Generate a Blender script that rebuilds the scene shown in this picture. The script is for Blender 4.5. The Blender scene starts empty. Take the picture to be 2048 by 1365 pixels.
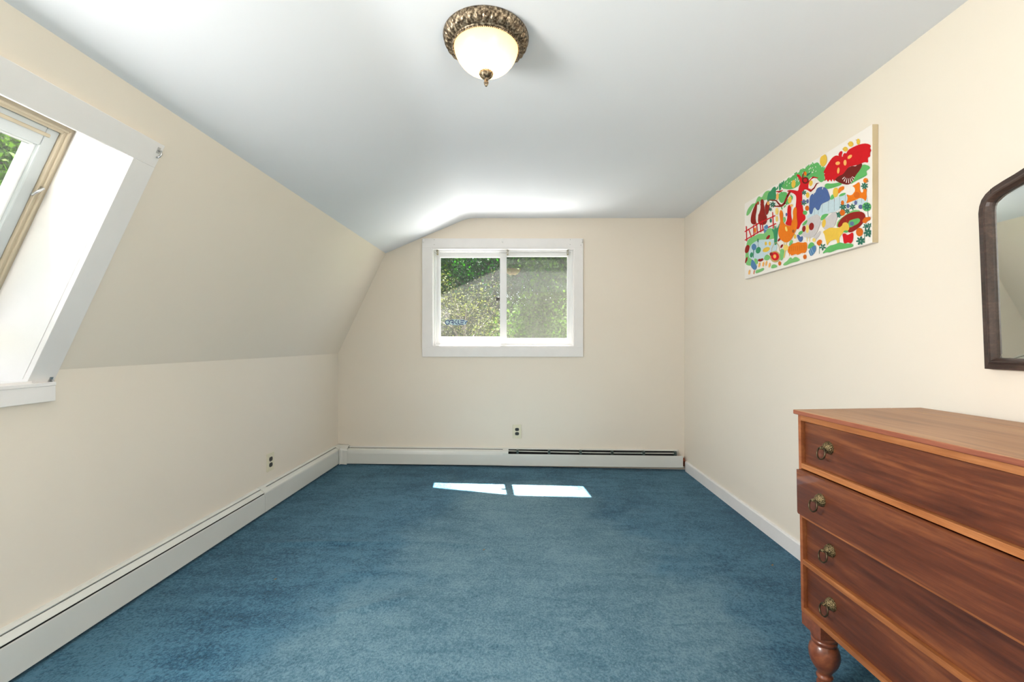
import bpy, bmesh, math, random
import numpy as np
from mathutils import Vector, Matrix, Euler

random.seed(7)
S = bpy.context.scene
COL = S.collection
PI = math.pi

# ------------------------------------------------------------------ camera
F = 870.0                      # focal length in pixels of the 2048 px wide frame
CX, CY = 1043.0, 687.0         # vanishing point of the room's long axis
CZ = 1.1425                    # camera height
cam = bpy.data.cameras.new('camera')
cam.sensor_width = 36.0
cam.lens = F / 2048 * 36.0
cam.shift_x = -(CX - 1024) / 2048
cam.shift_y = (CY - 682.5) / 2048
cam.clip_start = 0.02
camo = bpy.data.objects.new('camera', cam)
COL.objects.link(camo)
camo.location = (0, 0, CZ)
camo.rotation_euler = (PI / 2, 0, 0)
S.camera = camo

# ------------------------------------------------------------------ world, sun, daylight, exposure
SUN_STRENGTH = 100.0
SKY_STRENGTH = 0.42
WINDOW_LIGHT = 80.0      # daylight through the slanted window
BACK_LIGHT = 265.0         # added lamp outside the back window, in place of ground bounce
REAR_FILL = 54.0        # added fill lamp at an unseen doorway behind the camera
S.view_settings.view_transform = 'Standard'
S.view_settings.look = 'None'
S.view_settings.gamma = 1.0
S.view_settings.use_curve_mapping = False
S.view_settings.exposure = 0.0

world = bpy.data.worlds.new('world')
S.world = world
world.use_nodes = True
wn = world.node_tree.nodes
wl = world.node_tree.links
wn.clear()
wo = wn.new('ShaderNodeOutputWorld')
wb = wn.new('ShaderNodeBackground')
ws = wn.new('ShaderNodeTexSky')
ws.sky_type = 'NISHITA'
ws.sun_disc = False
ws.sun_elevation = math.radians(60)
ws.sun_rotation = math.radians(10)
ws.air_density = 1.0
ws.dust_density = 2.0
wb.inputs['Strength'].default_value = SKY_STRENGTH
wl.new(ws.outputs[0], wb.inputs['Color'])
wl.new(wb.outputs[0], wo.inputs['Surface'])

sun = bpy.data.lights.new('sun', 'SUN')
sun.energy = SUN_STRENGTH
sun.angle = math.radians(0.6)
sun.color = (1.0, 0.96, 0.9)
suno = bpy.data.objects.new('sun', sun)
COL.objects.link(suno)
sd = Vector((0.06, -0.56, -1.2)).normalized()
suno.rotation_euler = sd.to_track_quat('-Z', 'Y').to_euler()
suno.location = (0, 12, 14)

# slope of the left wall: from the knee wall crease (A) up to the ceiling edge (B)
A_ = Vector((-1.707, 0, 1.045))
B_ = Vector((-1.265, 0, 1.980))
T_ = (B_ - A_).normalized()
N_ = Vector((T_.z, 0, -T_.x))        # into the room


def slope_pt(a, y, d):
    """a: 0..1 up the slope, y: along the room, d: metres outwards from the slope."""
    p = A_ + (B_ - A_) * a - N_ * d
    return Vector((p.x, y, p.z))


def area_light(name, loc, direction, sx, sy, energy, color):
    l = bpy.data.lights.new(name, 'AREA')
    l.shape = 'RECTANGLE'
    l.size = sx
    l.size_y = sy
    l.energy = energy
    l.color = color
    o = bpy.data.objects.new(name, l)
    COL.objects.link(o)
    o.location = loc
    o.rotation_euler = Vector(direction).to_track_quat('-Z', 'Y').to_euler()
    return o


# daylight through the slanted window, from the part of it beside the camera
area_light('window_daylight', slope_pt(0.42, 0.56, 0.12), (0.93, 0, 0.05), 0.90, 0.62, WINDOW_LIGHT, (1.0, 0.985, 0.955))


# added lamp below the back window stands in for ground bounce on the ceiling
area_light('ground_fill', (-0.15, 5.9, -0.75), (0, -1.0, 1.25), 2.8, 1.5, BACK_LIGHT, (1.0, 0.99, 0.96))
# added fill lamp outside the added doorway in the right wall, behind the camera
area_light('rear_fill', (1.62, -0.90, 1.15), (-1, 0.5, 0.95), 0.80, 1.7, REAR_FILL, (1.0, 0.985, 0.965))


# ------------------------------------------------------------------ materials
def s2l(c):
    return tuple((x / 12.92 if x <= 0.04045 else ((x + 0.055) / 1.055) ** 2.4) for x in c)


def rgb(r, g, b):
    return s2l((r / 255, g / 255, b / 255)) + (1.0,)


MATS = {}


class NT:
    def __init__(self, name):
        self.m = bpy.data.materials.new(name)
        self.m.use_nodes = True
        self.n = self.m.node_tree.nodes
        self.l = self.m.node_tree.links
        self.b = self.n['Principled BSDF']
        MATS[name] = self.m

    def new(self, t, **kw):
        x = self.n.new(t)
        for k, v in kw.items():
            if k in x.inputs:
                x.inputs[k].default_value = v
            else:
                setattr(x, k, v)
        return x

    def link(self, a, b):
        self.l.new(a, b)

    def coords(self, scale=(1, 1, 1), kind='Object'):
        tc = self.new('ShaderNodeTexCoord')
        mp = self.new('ShaderNodeMapping')
        mp.inputs['Scale'].default_value = scale
        self.link(tc.outputs[kind], mp.inputs['Vector'])
        return mp.outputs[0]

    def ramp(self, src, stops):
        r = self.new('ShaderNodeValToRGB')
        els = r.color_ramp.elements
        els[0].position, els[0].color = stops[0]
        els[1].position, els[1].color = stops[-1]
        for p, c in stops[1:-1]:
            e = els.new(p)
            e.color = c
        self.link(src, r.inputs[0])
        return r.outputs[0]

    def bump(self, src, strength, distance, chain=None):
        b = self.new('ShaderNodeBump', Strength=strength, Distance=distance)
        self.link(src, b.inputs['Height'])
        if chain:
            self.link(chain, b.inputs['Normal'])
        return b.outputs[0]


def plain(name, col, rough=0.5, metal=0.0, spec=0.5, bump=None, vary=None):
    t = NT(name)
    t.b.inputs['Base Color'].default_value = col
    t.b.inputs['Roughness'].default_value = rough
    t.b.inputs['Metallic'].default_value = metal
    t.b.inputs['Specular IOR Level'].default_value = spec
    v = t.coords()
    if vary:
        n = t.new('ShaderNodeTexNoise', Scale=vary[0], Detail=3.0)
        t.link(v, n.inputs['Vector'])
        c2 = tuple(max(0, x * (1 - vary[1])) for x in col[:3]) + (1,)
        t.link(t.ramp(n.outputs['Fac'], [(0.35, c2), (0.65, col)]), t.b.inputs['Base Color'])
    if bump:
        n = t.new('ShaderNodeTexNoise', Scale=bump[0], Detail=4.0)
        t.link(v, n.inputs['Vector'])
        t.link(t.bump(n.outputs['Fac'], bump[1], bump[2]), t.b.inputs['Normal'])
    return t.m


WALL = (0.815, 0.735, 0.627, 1)
plain('wall_paint', WALL, 0.7, spec=0.25, bump=(260.0, 0.12, 0.0008), vary=(1.2, 0.02))
plain('ceiling_paint', (0.80, 0.815, 0.84, 1), 0.8, spec=0.2, bump=(200.0, 0.15, 0.0008), vary=(1.0, 0.02))
plain('white_trim', (0.82, 0.795, 0.775, 1), 0.4, spec=0.4, bump=(60.0, 0.08, 0.0008), vary=(9.0, 0.03))
plain('white_vinyl', (0.82, 0.82, 0.81, 1), 0.35, spec=0.4, vary=(6.0, 0.03))
plain('tan_vinyl', rgb(176, 164, 142), 0.45, vary=(8.0, 0.06))
plain('grey_sash', rgb(184, 189, 190), 0.4, vary=(8.0, 0.04))
plain('heater_enamel', (0.70, 0.70, 0.655, 1), 0.3, spec=0.5, vary=(5.0, 0.03))
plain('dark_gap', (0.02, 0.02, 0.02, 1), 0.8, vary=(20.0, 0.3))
plain('fin_metal', (0.10, 0.13, 0.12, 1), 0.5, 0.6, vary=(60.0, 0.3))
plain('copper', rgb(196, 110, 80), 0.35, 0.8, vary=(40.0, 0.3))
plain('ivory_plastic', rgb(226, 218, 192), 0.35, vary=(20.0, 0.03))
plain('dark_plastic', rgb(52, 50, 48), 0.4, vary=(20.0, 0.1))
plain('hook_white', (0.85, 0.84, 0.82, 1), 0.3, vary=(80.0, 0.05))
plain('hook_brass', rgb(170, 160, 125), 0.35, 0.6, vary=(90.0, 0.3))
plain('steel', (0.55, 0.55, 0.56, 1), 0.3, 0.9, vary=(40.0, 0.1))
plain('canvas_white', rgb(240, 232, 224), 0.8, bump=(900.0, 0.3, 0.0004), vary=(4.0, 0.02))
plain('canvas_edge', rgb(203, 186, 152), 0.85, bump=(700.0, 0.3, 0.0005), vary=(12.0, 0.08))
plain('bark', rgb(74, 64, 54), 0.9, bump=(30.0, 0.8, 0.01), vary=(14.0, 0.5))
plain('pale_bark', rgb(104, 98, 90), 0.9, bump=(30.0, 0.8, 0.01), vary=(14.0, 0.4))
plain('shingle', rgb(90, 86, 82), 0.9, bump=(60.0, 0.5, 0.004), vary=(30.0, 0.3))
plain('siding', (0.75, 0.75, 0.74, 1), 0.6, vary=(4.0, 0.04))
plain('lawn_grass', rgb(60, 80, 34), 0.9, bump=(40.0, 1.0, 0.04), vary=(3.0, 0.4))
plain('pale_bounce', (0.42, 0.41, 0.38, 1), 0.9, bump=(60.0, 0.8, 0.02), vary=(8.0, 0.25))  # for the added ground that bounces sunlight up
plain('outcrop_stone', rgb(130, 128, 122), 0.85, bump=(8.0, 0.6, 0.05), vary=(4.0, 0.4))


def leaf_mat(name, c1, c2, trans=0.25):
    t = NT(name)
    g = t.new('ShaderNodeNewGeometry')
    c1 = tuple(x * k for x, k in zip(c1[:3], (0.75, 0.85, 0.60))) + (1,)
    c2 = tuple(x * k for x, k in zip(c2[:3], (0.78, 0.84, 0.62))) + (1,)
    col = t.ramp(g.outputs['Random Per Island'], [(0.0, c1), (0.55, tuple((a + b) / 2 for a, b in zip(c1, c2))), (1.0, c2)])
    t.link(col, t.b.inputs['Base Color'])
    t.b.inputs['Roughness'].default_value = 0.75
    t.b.inputs['Specular IOR Level'].default_value = 0.1
    tr = t.new('ShaderNodeBsdfTranslucent')
    hs = t.new('ShaderNodeHueSaturation', Saturation=1.15, Value=1.5)
    t.link(col, hs.inputs['Color'])
    t.link(hs.outputs[0], tr.inputs['Color'])
    mx = t.new('ShaderNodeMixShader')
    mx.inputs[0].default_value = trans
    t.link(t.b.outputs[0], mx.inputs[1])
    t.link(tr.outputs[0], mx.inputs[2])
    t.link(mx.outputs[0], t.n['Material Output'].inputs['Surface'])
    return t.m


leaf_mat('leaf_mid', rgb(18, 42, 12), rgb(84, 118, 40))
leaf_mat('leaf_bright', rgb(34, 56, 14), rgb(76, 96, 32), 0.3)
leaf_mat('leaf_dark', rgb(12, 38, 16), rgb(56, 108, 44))
leaf_mat('leaf_olive', rgb(36, 44, 22), rgb(80, 82, 48))


def mat_carpet():
    t = NT('carpet_pile')
    v = t.coords()
    big = t.new('ShaderNodeTexNoise', Scale=1.5, Detail=5.0, Roughness=0.62)
    mpb = t.coords((1.0, 0.8, 1.0))
    t.link(mpb, big.inputs['Vector'])
    streak = t.new('ShaderNodeTexNoise', Scale=5.0, Detail=4.0, Roughness=0.6, Distortion=0.6)
    t.link(t.coords((0.7, 2.4, 1.0)), streak.inputs['Vector'])
    fine = t.new('ShaderNodeTexNoise', Scale=105.0, Detail=3.0, Roughness=0.75)
    t.link(v, fine.inputs['Vector'])
    mid = t.new('ShaderNodeTexNoise', Scale=34.0, Detail=3.0, Roughness=0.7)
    t.link(v, mid.inputs['Vector'])
    a = t.new('ShaderNodeMath', operation='MULTIPLY_ADD')
    t.link(big.outputs['Fac'], a.inputs[0]); a.inputs[1].default_value = 0.42
    m2 = t.new('ShaderNodeMath', operation='MULTIPLY')
    t.link(streak.outputs['Fac'], m2.inputs[0]); m2.inputs[1].default_value = 0.30
    t.link(m2.outputs[0], a.inputs[2])
    b = t.new('ShaderNodeMath', operation='MULTIPLY_ADD')
    t.link(fine.outputs['Fac'], b.inputs[0]); b.inputs[1].default_value = 0.75
    t.link(a.outputs[0], b.inputs[2])
    c = t.new('ShaderNodeMath', operation='MULTIPLY_ADD')
    t.link(mid.outputs['Fac'], c.inputs[0]); c.inputs[1].default_value = 0.30
    t.link(b.outputs[0], c.inputs[2])
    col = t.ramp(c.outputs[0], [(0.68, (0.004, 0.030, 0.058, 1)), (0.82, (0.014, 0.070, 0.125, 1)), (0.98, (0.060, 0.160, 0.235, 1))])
    # worn paler walking area in the middle of the room, darker unworn pile at the edges
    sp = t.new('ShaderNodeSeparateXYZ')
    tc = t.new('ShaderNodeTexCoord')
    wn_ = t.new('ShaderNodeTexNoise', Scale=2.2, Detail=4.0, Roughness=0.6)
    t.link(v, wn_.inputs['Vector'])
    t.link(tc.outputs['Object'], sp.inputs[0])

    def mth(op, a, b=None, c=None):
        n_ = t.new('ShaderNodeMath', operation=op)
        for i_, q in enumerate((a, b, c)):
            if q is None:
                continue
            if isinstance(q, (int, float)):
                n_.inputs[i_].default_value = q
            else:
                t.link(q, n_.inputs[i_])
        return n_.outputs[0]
    hw = mth('MULTIPLY_ADD', sp.outputs[1], -0.24, 1.42)          # half width of the worn area, wider towards the camera
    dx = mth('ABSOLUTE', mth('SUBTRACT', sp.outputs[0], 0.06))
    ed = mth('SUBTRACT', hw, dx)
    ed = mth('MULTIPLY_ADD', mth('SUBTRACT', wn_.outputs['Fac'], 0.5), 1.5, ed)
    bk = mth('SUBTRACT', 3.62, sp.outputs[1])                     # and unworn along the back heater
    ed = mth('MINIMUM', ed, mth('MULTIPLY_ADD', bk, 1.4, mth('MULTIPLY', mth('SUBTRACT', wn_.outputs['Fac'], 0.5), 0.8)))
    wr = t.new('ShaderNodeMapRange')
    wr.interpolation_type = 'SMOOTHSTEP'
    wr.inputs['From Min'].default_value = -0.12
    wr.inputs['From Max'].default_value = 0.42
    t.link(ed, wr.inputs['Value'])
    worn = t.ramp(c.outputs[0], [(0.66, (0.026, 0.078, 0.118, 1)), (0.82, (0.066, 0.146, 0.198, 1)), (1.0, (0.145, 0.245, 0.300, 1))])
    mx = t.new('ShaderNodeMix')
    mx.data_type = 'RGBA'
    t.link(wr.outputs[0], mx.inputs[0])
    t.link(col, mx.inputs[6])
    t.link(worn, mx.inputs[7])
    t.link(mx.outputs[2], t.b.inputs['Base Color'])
    t.b.inputs['Roughness'].default_value = 0.95
    t.b.inputs['Specular IOR Level'].default_value = 0.1
    t.b.inputs['Sheen Weight'].default_value = 0.2
    t.b.inputs['Sheen Roughness'].default_value = 0.5
    t.b.inputs['Sheen Tint'].default_value = (0.6, 0.8, 0.9, 1)
    n1 = t.bump(fine.outputs['Fac'], 1.0, 0.006)
    n2 = t.bump(mid.outputs['Fac'], 0.5, 0.008, n1)
    t.link(n2, t.b.inputs['Normal'])


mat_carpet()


def mat_wood(name, dark, mid, light, rough=0.38, scale=1.0, coat=0.0, stretch=0.07):
    """grain runs along the object's y axis"""
    t = NT(name)
    v = t.coords((6.0 * scale, 6.0 * scale * stretch, 6.0 * scale))
    n = t.new('ShaderNodeTexNoise', Scale=2.4, Detail=8.0, Roughness=0.62, Distortion=0.9)
    t.link(v, n.inputs['Vector'])
    w = t.new('ShaderNodeTexWave', Scale=2.2, Distortion=9.0, Detail=3.0)
    w.inputs['Detail Scale'].default_value = 1.4
    w.bands_direction = 'Z'
    t.link(v, w.inputs['Vector'])
    big = t.new('ShaderNodeTexNoise', Scale=3.0, Detail=2.0)
    t.link(t.coords((1.2, 0.5, 1.6)), big.inputs['Vector'])
    a = t.new('ShaderNodeMath', operation='MULTIPLY_ADD')
    t.link(w.outputs['Fac'], a.inputs[0]); a.inputs[1].default_value = 0.05
    t.link(n.outputs['Fac'], a.inputs[2])
    st_ = t.new('ShaderNodeTexNoise', Scale=14.0, Detail=4.0, Roughness=0.7)
    t.link(v, st_.inputs['Vector'])
    a2 = t.new('ShaderNodeMath', operation='MULTIPLY_ADD')
    t.link(st_.outputs['Fac'], a2.inputs[0]); a2.inputs[1].default_value = 0.45
    t.link(a.outputs[0], a2.inputs[2])
    a3 = t.new('ShaderNodeMath', operation='SUBTRACT'); t.link(a2.outputs[0], a3.inputs[0]); a3.inputs[1].default_value = 0.225
    b = t.new('ShaderNodeMath', operation='MULTIPLY_ADD')
    t.link(big.outputs['Fac'], b.inputs[0]); b.inputs[1].default_value = 0.5
    t.link(a3.outputs[0], b.inputs[2])
    col = t.ramp(b.outputs[0], [(0.52, dark), (0.78, mid), (1.05, light)])
    t.link(col, t.b.inputs['Base Color'])
    fine = t.new('ShaderNodeTexNoise', Scale=30.0, Detail=3.0)
    t.link(v, fine.inputs['Vector'])
    rr = t.new('ShaderNodeMapRange')
    rr.inputs['To Min'].default_value = rough - 0.06
    rr.inputs['To Max'].default_value = rough + 0.12
    t.link(n.outputs['Fac'], rr.inputs['Value'])
    t.link(rr.outputs[0], t.b.inputs['Roughness'])
    t.b.inputs['Coat Weight'].default_value = coat
    t.link(t.bump(fine.outputs['Fac'], 0.15, 0.001), t.b.inputs['Normal'])
    return t.m


mat_wood('cherry_drawer', rgb(58, 26, 16), rgb(100, 50, 28), rgb(138, 80, 44), 0.36, coat=0.15)
mat_wood('honey_rail', rgb(120, 68, 36), rgb(156, 94, 50), rgb(182, 120, 72), 0.4, 1.4)
mat_wood('worn_top', rgb(142, 100, 70), rgb(170, 126, 92), rgb(188, 146, 108), 0.45, 1.0)
mat_wood('top_edge', rgb(112, 56, 40), rgb(140, 78, 56), rgb(158, 96, 70), 0.45, 2.0)
mat_wood('leg_wood', rgb(88, 44, 28), rgb(124, 66, 42), rgb(148, 88, 56), 0.3, coat=0.3, stretch=1.0)
mat_wood('side_wood', rgb(124, 66, 38), rgb(150, 86, 50), rgb(168, 102, 60), 0.4, 1.2)
mat_wood('walnut_frame', rgb(36, 25, 21), rgb(60, 43, 36), rgb(82, 62, 53), 0.36, 2.0, coat=0.15, stretch=0.3)

t = NT('antique_brass')
v = t.coords()
n = t.new('ShaderNodeTexVoronoi', Scale=380.0)
t.link(v, n.inputs['Vector'])
t.link(t.ramp(n.outputs['Distance'], [(0.0, rgb(200, 180, 138)), (0.45, rgb(126, 108, 74)), (0.85, rgb(44, 36, 26))]), t.b.inputs['Base Color'])
t.b.inputs['Metallic'].default_value = 0.8
t.b.inputs['Roughness'].default_value = 0.46
t.link(t.bump(n.outputs['Distance'], 0.9, 0.0015), t.b.inputs['Normal'])
plain('ring_bronze', rgb(92, 78, 58), 0.35, 0.85, vary=(60.0, 0.4))
t = NT('lamp_bronze')
v = t.coords()
n = t.new('ShaderNodeTexNoise', Scale=120.0, Detail=4.0)
t.link(v, n.inputs['Vector'])
t.link(t.ramp(n.outputs['Fac'], [(0.36, rgb(64, 52, 40)), (0.52, rgb(128, 112, 92)), (0.66, rgb(190, 172, 146))]), t.b.inputs['Base Color'])
t.b.inputs['Metallic'].default_value = 0.8
t.b.inputs['Roughness'].default_value = 0.4
t.link(t.bump(n.outputs['Fac'], 0.3, 0.003), t.b.inputs['Normal'])

t = NT('mirror_silver')
t.b.inputs['Base Color'].default_value = (0.88, 0.90, 0.86, 1)
t.b.inputs['Metallic'].default_value = 1.0
t.b.inputs['Roughness'].default_value = 0.02

# lit alabaster bowl: gives off light
t = NT('lit_bowl')
v = t.coords()
n = t.new('ShaderNodeTexNoise', Scale=14.0, Detail=3.0)
t.link(v, n.inputs['Vector'])
sx = t.new('ShaderNodeSeparateXYZ')
t.link(v, sx.inputs[0])
r2 = t.new('ShaderNodeMath', operation='MULTIPLY'); t.link(sx.outputs[0], r2.inputs[0]); t.link(sx.outputs[0], r2.inputs[1])
r3 = t.new('ShaderNodeMath', operation='MULTIPLY_ADD'); t.link(sx.outputs[1], r3.inputs[0]); t.link(sx.outputs[1], r3.inputs[1]); t.link(r2.outputs[0], r3.inputs[2])
r4 = t.new('ShaderNodeMath', operation='SQRT'); t.link(r3.outputs[0], r4.inputs[0])
mr = t.new('ShaderNodeMapRange')
mr.inputs['From Min'].default_value = 0.05
mr.inputs['From Max'].default_value = 0.122
mr.inputs['To Min'].default_value = 4.6
mr.inputs['To Max'].default_value = 1.45
t.link(r4.outputs[0], mr.inputs['Value'])
ad = t.new('ShaderNodeMath', operation='MULTIPLY_ADD')
t.link(n.outputs['Fac'], ad.inputs[0]); ad.inputs[1].default_value = 0.3
t.link(mr.outputs[0], ad.inputs[2])
t.b.inputs['Base Color'].default_value = (0.30, 0.24, 0.14, 1)
t.b.inputs['Emission Color'].default_value = (1.0, 0.66, 0.30, 1)
t.link(ad.outputs[0], t.b.inputs['Emission Strength'])
t.b.inputs['Roughness'].default_value = 0.3


def mat_glass(name, dust, tint=(1, 1, 1, 1)):
    t = NT(name)
    t.n.remove(t.b)
    tr = t.new('ShaderNodeBsdfTransparent', Color=tint)
    gl = t.new('ShaderNodeBsdfGlossy', Roughness=0.0)
    lw = t.new('ShaderNodeLayerWeight', Blend=0.5)
    pw = t.new('ShaderNodeMath', operation='POWER'); t.link(lw.outputs['Facing'], pw.inputs[0]); pw.inputs[1].default_value = 5.0
    fr = t.new('ShaderNodeMath', operation='MULTIPLY_ADD'); t.link(pw.outputs[0], fr.inputs[0]); fr.inputs[1].default_value = 0.9; fr.inputs[2].default_value = 0.04
    m1 = t.new('ShaderNodeMixShader')
    t.link(fr.outputs[0], m1.inputs[0]); t.link(tr.outputs[0], m1.inputs[1]); t.link(gl.outputs[0], m1.inputs[2])
    v = t.coords((1, 1, 0.7))
    n = t.new('ShaderNodeTexNoise', Scale=7.0, Detail=6.0, Roughness=0.7)
    t.link(v, n.inputs['Vector'])
    r = t.new('ShaderNodeMapRange')
    r.inputs['From Min'].default_value = 0.3
    r.inputs['From Max'].default_value = 0.7
    r.inputs['To Min'].default_value = dust * 0.7
    r.inputs['To Max'].default_value = dust * 1.3
    t.link(n.outputs['Fac'], r.inputs['Value'])
    tl = t.new('ShaderNodeBsdfTranslucent', Color=(0.9, 0.9, 0.88, 1))
    m2 = t.new('ShaderNodeMixShader')
    t.link(r.outputs[0], m2.inputs[0]); t.link(m1.outputs[0], m2.inputs[1]); t.link(tl.outputs[0], m2.inputs[2])
    t.link(m2.outputs[0], t.n['Material Output'].inputs['Surface'])


mat_glass('dusty_glass', 0.0072)
mat_glass('clean_glass', 0.004)
# insect screen: fine mesh weave, mostly open
t = NT('insect_screen')
t.n.remove(t.b)
tr = t.new('ShaderNodeBsdfTransparent')
tl = t.new('ShaderNodeBsdfTranslucent', Color=(0.060, 0.066, 0.056, 1))
df = t.new('ShaderNodeBsdfDiffuse', Color=(0.05, 0.05, 0.05, 1))
m1 = t.new('ShaderNodeMixShader'); m1.inputs[0].default_value = 0.5
t.link(tl.outputs[0], m1.inputs[1]); t.link(df.outputs[0], m1.inputs[2])
v = t.coords()
n = t.new('ShaderNodeTexNoise', Scale=60.0, Detail=3.0)
t.link(v, n.inputs['Vector'])
r = t.new('ShaderNodeMapRange'); r.inputs['To Min'].default_value = 0.07; r.inputs['To Max'].default_value = 0.20
t.link(n.outputs['Fac'], r.inputs['Value'])
m2 = t.new('ShaderNodeMixShader')
t.link(r.outputs[0], m2.inputs[0]); t.link(tr.outputs[0], m2.inputs[1]); t.link(m1.outputs[0], m2.inputs[2])
t.link(m2.outputs[0], t.n['Material Output'].inputs['Surface'])


# ------------------------------------------------------------------ mesh helpers
class MB:
    def __init__(self):
        self.v = []
        self.f = []
        self.mi = []
        self.smooth = []

    def add(self, verts, faces, mi=0, smooth=False):
        o = len(self.v)
        self.v += [tuple(p) for p in verts]
        for f in faces:
            self.f.append(tuple(i + o for i in f))
            self.mi.append(mi)
            self.smooth.append(smooth)
        return self

    def box(self, x0, x1, y0, y1, z0, z1, mi=0):
        v = [(x0, y0, z0), (x1, y0, z0), (x1, y1, z0), (x0, y1, z0), (x0, y0, z1), (x1, y0, z1), (x1, y1, z1), (x0, y1, z1)]
        return self.add(v, [(0, 3, 2, 1), (4, 5, 6, 7), (0, 1, 5, 4), (1, 2, 6, 5), (2, 3, 7, 6), (3, 0, 4, 7)], mi)

    def hexa(self, p, mi=0):
        """8 points: bottom loop 0-3, top loop 4-7"""
        return self.add(p, [(0, 3, 2, 1), (4, 5, 6, 7), (0, 1, 5, 4), (1, 2, 6, 5), (2, 3, 7, 6), (3, 0, 4, 7)], mi)

    def prism(self, pts, vec, mi=0, smooth=False):
        """pts: closed loop of 3d points, swept along vec"""
        n = len(pts)
        pts = [Vector(p) for p in pts]
        vec = Vector(vec)
        self.add([p for p in pts] + [p + vec for p in pts],
                 [tuple(range(n - 1, -1, -1)), tuple(range(n, 2 * n))], mi, False)
        o = len(self.v) - 2 * n
        for i in range(n):
            j = (i + 1) % n
            self.f.append((o + i, o + j, o + n + j, o + n + i))
            self.mi.append(mi)
            self.smooth.append(smooth)
        return self

    def lathe(self, prof, seg=32, axis='z', origin=(0, 0, 0), mi=0, smooth=True, rfun=None):
        vs = []
        fs = []
        n = len(prof)
        for k in range(seg):
            a = 2 * PI * k / seg
            for i, (r, h) in enumerate(prof):
                rr, hh = (r, h) if rfun is None else rfun(r, h, a, i)
                c, s_ = rr * math.cos(a), rr * math.sin(a)
                if axis == 'z':
                    p = (c, s_, hh)
                elif axis == 'x':
                    p = (hh, c, s_)
                else:
                    p = (s_, hh, c)
                vs.append((p[0] + origin[0], p[1] + origin[1], p[2] + origin[2]))
        for k in range(seg):
            k2 = (k + 1) % seg
            for i in range(n - 1):
                fs.append((k * n + i, k2 * n + i, k2 * n + i + 1, k * n + i + 1))
        return self.add(vs, fs, mi, smooth)

    def tube(self, pts, rad, seg=8, mi=0, closed=False, smooth=True, caps=True):
        pts = [Vector(p) for p in pts]
        n = len(pts)
        rads = rad if isinstance(rad, (list, tuple)) else [rad] * n
        vs = []
        up = Vector((0, 0, 1))
        prevx = None
        for i, p in enumerate(pts):
            if closed:
                d = pts[(i + 1) % n] - pts[i - 1]
            else:
                d = pts[min(i + 1, n - 1)] - pts[max(i - 1, 0)]
            d.normalize()
            if prevx is None:
                ref = up if abs(d.z) < 0.9 else Vector((1, 0, 0))
                x = d.cross(ref).normalized()
            else:
                x = (prevx - d * prevx.dot(d)).normalized()
            prevx = x
            y = d.cross(x)
            for k in range(seg):
                a = 2 * PI * k / seg
                vs.append(p + (x * math.cos(a) + y * math.sin(a)) * rads[i])
        fs = []
        m = n if closed else n - 1
        for i in range(m):
            j = (i + 1) % n
            for k in range(seg):
                k2 = (k + 1) % seg
                fs.append((i * seg + k, i * seg + k2, j * seg + k2, j * seg + k))
        if not closed and caps:
            fs.append(tuple(range(seg - 1, -1, -1)))
            fs.append(tuple((n - 1) * seg + k for k in range(seg)))
        return self.add(vs, fs, mi, smooth)

    def build(self, name, mats, parent=None, bevel=0.0, seg=2, autosmooth=False, recalc=True):
        me = bpy.data.meshes.new(name)
        me.from_pydata(self.v, [], self.f)
        if isinstance(mats, str):
            mats = [mats]
        for m in mats:
            me.materials.append(MATS[m])
        me.polygons.foreach_set('material_index', self.mi)
        me.polygons.foreach_set('use_smooth', self.smooth)
        if recalc:
            bm = bmesh.new()
            bm.from_mesh(me)
            bmesh.ops.recalc_face_normals(bm, faces=bm.faces)
            bm.to_mesh(me)
            bm.free()
        me.update()
        o = bpy.data.objects.new(name, me)
        COL.objects.link(o)
        if parent is not None:
            o.parent = parent
        if bevel:
            md = o.modifiers.new('bevel', 'BEVEL')
            md.width = bevel
            md.segments = seg
            md.limit_method = 'ANGLE'
            md.angle_limit = math.radians(40)
        return o


def thing(name, label, cat, loc=(0, 0, 0), rot=(0, 0, 0), group=None):
    o = bpy.data.objects.new(name, None)
    o.empty_display_size = 0.1
    COL.objects.link(o)
    o.location = loc
    o.rotation_euler = rot
    o['label'] = label
    o['category'] = cat
    if group:
        o['group'] = group
    return o


def tag(o, label, cat, group=None, kind=None):
    o['label'] = label
    o['category'] = cat
    if group:
        o['group'] = group
    if kind:
        o['kind'] = kind
    return o


def struct(o):
    o['kind'] = 'structure'
    return o


# ------------------------------------------------------------------ room shell
YB = 4.047        # back wall
YR = -1.7         # wall behind the camera
XR = 1.516        # right wall
XL = -1.707       # knee wall
ZC = 2.308        # flat ceiling


def floor_z(x):
    return -0.0011 - 0.0206 * x      # the old floor falls a little towards the right wall


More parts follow.
